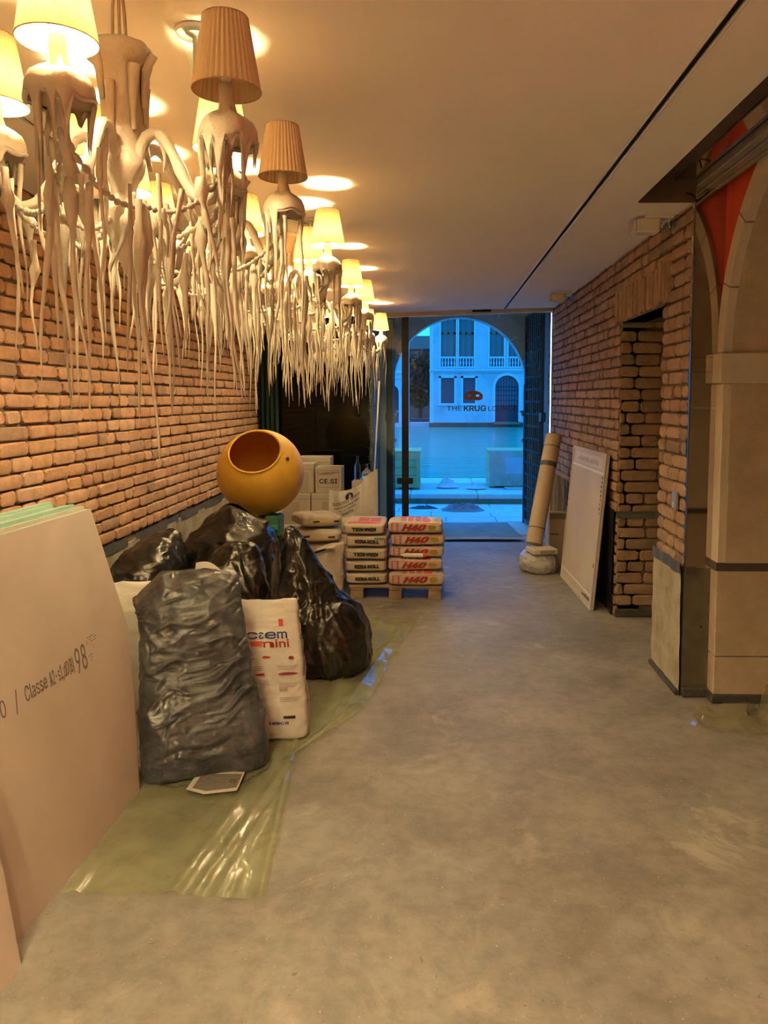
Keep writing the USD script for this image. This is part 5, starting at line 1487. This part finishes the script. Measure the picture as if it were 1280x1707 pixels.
def cup_mesh(rg):
    """wax-covered drip pan: a dome whose lower rim runs out into tapering curtains"""
    n = 72
    ang = np.arange(n + 1) * 2 * PI / n
    L = np.full(n + 1, .012)
    for k in range(rg.integers(7, 10)):
        a0, w, l = rg.uniform(0, 2 * PI), rg.uniform(.14, .34), rg.choice([.05, .08, .12, .18, .26])
        d = np.angle(np.exp(1j * (ang - a0)))
        L = np.maximum(L, l * np.clip(1 - np.abs(d) / w, 0, 1) ** 1.6)
    L[-1] = L[0]
    lump = 1 + .16 * (meshkit.fbm(np.stack([np.cos(ang) * 2, np.sin(ang) * 2, ang * 0 + rg.uniform(0, 50)], 1), 3) - .5)
    rows = []
    for r, z in ((.016, -.025), (.022, -.048), (.040, -.058), (.056, -.070), (.064, -.088), (.066, -.105)):
        rows.append(np.stack([r * lump * np.cos(ang), r * lump * np.sin(ang), np.full(n + 1, z) + .004 * np.sin(ang * 5)], 1))
    for t in np.linspace(0, 1, 8)[1:]:
        rr = .066 * lump - .012 * t * np.clip(L / .1, 0, 1) - .003 * np.sin(t * 9 + ang * 3)
        rows.append(np.stack([rr * np.cos(ang), rr * np.sin(ang), -.105 - L * t + .004 * np.sin(ang * 5)], 1))
    outer = A(rows)
    inner = outer.copy()
    cx = inner[..., :2]
    rad = np.linalg.norm(cx, axis=-1, keepdims=True)
    inner[..., :2] = cx * (rad - .004) / rad
    inner[:6, :, 2] -= .006
    return cat([grid(outer), grid(inner)])


def drip(p, tip, r, rg, bulge=None):
    """one hanging run of wax from p to tip, thick at the top, with swellings"""
    n = 13
    t = np.linspace(0, 1, n)
    p, tip = A(p, float), A(tip, float)
    L = np.linalg.norm(tip - p)
    P = p + (tip - p) * t[:, None]
    k = rg.uniform(1, 2.5, 2)
    sway = A([np.sin(t * k[0] * 3 + rg.uniform(0, 6)), np.sin(t * k[1] * 3 + rg.uniform(0, 6)), 0 * t]).T * (.005 * L / .4 * np.sin(t * PI) + .002)[:, None]
    P = P + sway - sway[0]
    rad = r * (1 - t) ** .8 * .42 + .0030 - .0014 * t
    rad *= 1 + .22 * rg.normal(0, 1, n).clip(-1, 1.6)
    if bulge:
        rad += .8 * bulge * np.exp(-((t - rg.uniform(.10, .30)) / .075) ** 2)
    rad[-1] = .0008
    return tube(P, np.clip(rad, .0008, None), 6)


def chain(a, b, sag, r=.0078):
    """string of wax-covered beads: one run that swells at every bead"""
    a, b = A(a, float), A(b, float)
    nb = max(5, int((np.linalg.norm(b - a) + sag) / .021))
    t = np.linspace(0, 1, nb * 4 + 1)
    P = a + (b - a) * t[:, None]
    P[:, 2] -= sag * 4 * t * (1 - t)
    P += .0018 * np.stack([np.sin(t * nb * 2.1), np.cos(t * nb * 1.7), 0 * t], 1)
    k = np.abs(np.sin(t * nb * PI))
    return tube(P, r * (.35 + .65 * k ** .7) * (.85 + .3 * meshkit.noise(np.stack([t * nb * .9, t * 0, t * 0], 1), nb)), 7)


def chandelier(label, cx, cy, lamps, seed, tips=(), nd=38, rope=True):
    rg = np.random.default_rng(seed)
    c = thing('chandelier', label, 'chandelier', (cx, cy, 1.85), group=None)
    W = dict(world=True)
    hub_z = 2.03
    prof = [(.004, 1.80), (.014, 1.83), (.032, 1.875), (.046, 1.92), (.050, 1.95), (.030, 1.985), (.034, 2.01), (.052, 2.035), (.058, 2.06), (.047, 2.09), (.046, 2.17), (.050, 2.25), (.058, 2.285), (.072, 2.30), (.070, 2.325), (.052, 2.335), (.018, 2.34)]

    def wob(v):
        nz = meshkit.fbm(v * A([26, 26, 7]) + seed * 7.3, 3, seed) - .5
        s = 1 + .55 * nz
        v = v.copy()
        v[..., :2] *= s[..., None]
        return v + A([cx, cy, 0])
    pr = PchipInterpolator([p[1] for p in prof], [p[0] for p in prof])
    zz = np.linspace(1.80, 2.34, 46)
    col = obj('column', lathe(np.stack([pr(zz), zz], 1), 40, wob), M['wax'], c, smooth=True, **W)
    runs = []
    for k in range(9):
        a = rg.uniform(0, 2 * PI)
        zt = rg.uniform(2.22, 2.31)
        p = [(cx + (pr(z) + .006) * math.cos(a), cy + (pr(z) + .006) * math.sin(a), z) for z in np.linspace(zt, zt - rg.uniform(.08, .22), 8)]
        runs.append(tube(p, np.linspace(.012, .005, 8) * rg.uniform(.8, 1.3), 7))
    obj('wax_run', cat(runs), M['wax'], col, smooth=True, **W)
    if rope:
        zt = float(zc(cx, cy))
        ro = [tube([(cx + d, cy, 2.33), (cx + d * .4, cy + d, (2.34 + zt) / 2), (cx + d * .3, cy, zt + .01)], .004, 6) for d in (-.018, 0.0, .016)]
        obj('suspension_cord', cat(ro), M['rope'], c, **W)
        obj('ceiling_plate', move(lathe([(.05, 0), (.05, .012), (.001, .012)], 24), (cx, cy, zt - .010)), M['white_trim'], c, **W)
    nodes = []
    for (x, y, dz, lit) in lamps:
        z0 = ZS + dz
        d = A([x - cx, y - cy]); D = np.linalg.norm(d); d /= D
        ss = A([.04 / D, .22, .36, .50, .64, .78, .90, .985, 1.0])
        zs_ = A([2.04, 2.105, 2.115, 2.06, 1.985, 1.955, 1.975, 2.05, 2.10]) + A([0, 0, 0, 0, 0, 0, .5, .9, 1]) * dz
        tt = np.linspace(0, 8, 34)
        sp, zp = PchipInterpolator(np.arange(9), ss)(tt), CubicSpline(np.arange(9), zs_)(tt)
        lump = 1 + .25 * rg.normal(0, 1, 34).clip(-1, 1.5)
        P = np.stack([cx + d[0] * D * sp, cy + d[1] * D * sp, zp], 1)
        arm = obj('arm', tube(P, .0135 * lump ** .5, 9), M['wax'], c, smooth=True, **W)
        at = lambda m: move(m, (x, y, z0))
        obj('drip_cup', at(cup_mesh(rg)), M['wax'], arm, smooth=True, **W)
        obj('candle_socket', at(lathe([(.024, -.055), (.019, -.035), (.0165, -.02), (.017, .005), (.016, .013), (.001, .014)], 18)), M['wax'], arm, smooth=40, **W)
        obj('bulb', at(move(BULBM, (0, 0, .014))), (M['bulb'] if cy > 1 else M['fill_bulb']) if lit else M['bulb_off'], arm, smooth=True, **W)
        obj('lamp_shade', at(SHADE), M['shade'], arm, **W)
        for tm in TRIM:
            obj('shade_trim', at(tm), M['shade_trim'], arm, smooth=True, **W)
        nodes.append((x, y, z0 - .11))
        for k in range(3):
            a = rg.uniform(0, 2 * PI)
            px, py = x + .052 * math.cos(a), y + .052 * math.sin(a)
            zt = z0 - .13
            l = rg.choice([.10, .16, .24, .34, .42])
            obj('wax_drip', drip((px, py, zt), (px + rg.normal(0, .008), py + rg.normal(0, .008), zt - l), .008, rg), M['wax'] if k % 2 else M['wax_dark'], c, smooth=True, **W)
        for k in range(3):
            i = rg.integers(6, 28)
            l = rg.choice([.08, .14, .22, .36])
            obj('wax_drip', drip(P[i], P[i] + A([rg.normal(0, .01), rg.normal(0, .01), -l]), .010, rg, .008 if k == 0 else None), M['wax'], c, smooth=True, **W)
    nodes.sort(key=lambda p: math.atan2(p[1] - cy, p[0] - cx))
    lows = []
    for a, b in zip(nodes, nodes[1:] + nodes[:1]):
        mid = (A(a) + A(b)) / 2
        mid = A([cx + (mid[0] - cx) * .75, cy + (mid[1] - cy) * .75, 1.935 + rg.uniform(-.03, .02)])
        lows.append(mid)
        for p_, q_ in ((A(a) + A([0, 0, -.05]), mid), (mid, A(b) + A([0, 0, -.05]))):
            obj('bead_chain', chain(p_, q_, .05), M['wax_dark'], c, smooth=True, **W)
        obj('bead_chain', chain(mid, (cx + rg.uniform(-.03, .03), cy, 1.99), .07), M['wax'], c, smooth=True, **W)
    for m in lows:
        obj('wax_drip', drip(m + A([0, 0, .01]), m + A([rg.normal(0, .015), rg.normal(0, .015), -rg.uniform(.28, .50)]), .012, rg, .014), M['wax'], c, smooth=True, **W)
    for k in range(nd):
        a, r = rg.uniform(0, 2 * PI), rg.uniform(.03, .36)
        px, py = cx + r * math.cos(a) * .85, cy + r * math.sin(a)
        zt = 1.99 - .10 * rg.uniform(0, 1)
        l = rg.choice([.10, .16, .22, .30, .38, .46], p=[.14, .2, .22, .2, .14, .1])
        sl = rg.normal(0, .03, 2) if rg.uniform() < .25 else rg.normal(0, .008, 2)
        obj('wax_drip', drip((px, py, zt), (px + sl[0], py + sl[1], zt - l), rg.uniform(.006, .013), rg, rg.choice([0, .010, .016], p=[.6, .25, .15])), M['wax'] if k % 3 else M['wax_dark'], c, smooth=True, **W)
    for (tx_, ty_, tz_, dx, top) in tips:
        obj('wax_drip', drip((tx_ + dx, ty_, top), (tx_, ty_, tz_), .013, rg, .013), M['wax'], c, smooth=True, **W)
    return c


chandelier('nearest wax-dripped chandelier with pleated shades, an unlit one at its right', -.74, 1.88,
           [(-.735, 1.555, .01, True), (-1.03, 1.85, 0, True), (-.463, 1.78, 0, False), (-.585, 2.18, 0, True), (-1.0, 2.30, 0, True)], 3,
           [(-.609, 1.70, 1.363, -.03, 1.93), (-.714, 1.60, 1.531, -.03, 1.95), (-.845, 1.60, 1.716, -.03, 1.97), (-.559, 2.2, 1.509, -.03, 1.95), (-.70, 2.15, 1.594, .02, 1.9), (-.79, 1.62, 1.60, .0, 1.95), (-.545, 2.25, 1.505, -.10, 1.9)], 50)
chandelier('second wax-dripped chandelier from the front, its right-hand shade unlit', -.76, 2.92,
           [(-.474, 2.49, .01, False), (-.784, 3.28, 0, True), (-1.09, 3.10, 0, True), (-1.02, 2.62, 0, True)], 4,
           [(-.637, 3.3, 1.592, .02, 1.95), (-.66, 2.7, 1.55, -.03, 1.95), (-.58, 2.6, 1.62, -.02, 1.95)], 46)
chandelier('third wax-dripped chandelier from the front, right shade brightly lit against ceiling', -.76, 3.95,
           [(-.475, 3.53, 0, True), (-.612, 3.86, -.01, True), (-1.085, 3.68, 0, True), (-.95, 4.35, 0, True)], 5,
           [(-.619, 3.8, 1.50, .0, 1.95), (-.70, 3.6, 1.55, .02, 1.95), (-.52, 4.1, 1.55, -.02, 1.95)], 46)
chandelier('fourth wax-dripped chandelier from the front, behind the bright-shaded third one', -.78, 5.10,
           [(-.512, 4.86, .012, True), (-.84, 4.68, 0, True), (-1.11, 4.95, 0, True), (-.497, 5.62, .005, True), (-1.0, 5.50, 0, True)], 6,
           [(-.453, 4.7, 1.411, -.03, 1.95), (-.50, 5.0, 1.45, .03, 1.95), (-.55, 5.3, 1.45, .0, 1.95)], 46)
chandelier('farthest wax-dripped chandelier beside the glass door and black panels', -.78, 6.85,
           [(-.605, 7.25, -.012, True), (-.50, 7.45, -.03, True), (-.95, 6.55, 0, True), (-1.08, 7.0, 0, True), (-.60, 6.45, 0, True)], 7,
           [(-.50, 6.6, 1.45, .0, 1.95), (-.58, 6.3, 1.5, .0, 1.95), (-.66, 6.9, 1.45, .0, 1.95)], 50)
chandelier('added unseen wax-dripped chandelier behind the camera, lighting the foreground', -.74, -.25,
           [(-.74, -.63, 0, True), (-1.02, -.37, 0, True), (-.46, -.35, 0, True), (-.52, .03, 0, True), (-1.0, .07, 0, True)], 8, (), 4)  # added out of view to light the foreground
chandelier('second added unseen wax-dripped chandelier, near the rear wall, lighting the foreground', -.74, -1.65,
           [(-.74, -2.05, 0, True), (-1.02, -1.80, 0, True), (-.46, -1.77, 0, True), (-.52, -1.35, 0, True), (-1.0, -1.3, 0, True)], 9, (), 4)


def ceiling_rose(label, x, y):
    z = float(zc(x, y))
    r = thing('ceiling_rose', label, 'ceiling rose', (x, y, z), group=None)
    obj('rose_plate', lathe([(.052, -.012), (.054, -.006), (.054, -.001), (.001, -.001)], 32), M['white_trim'], r, smooth=40)
    obj('rose_bell', lathe([(.012, -.115), (.016, -.10), (.022, -.075), (.030, -.055), (.046, -.035), (.052, -.016), (.050, -.012)], 32), M['clear'], r, smooth=True)
    obj('rose_stem', lathe([(.001, -.13), (.010, -.125), (.010, -.02), (.03, -.012)], 16), M['white_trim'], r, smooth=True)


ceiling_rose('white ceiling rose with glass bell behind the nearest chandelier', -.632, 2.13)
ceiling_rose('white ceiling rose with glass bell above the third chandelier', -.655, 4.19)
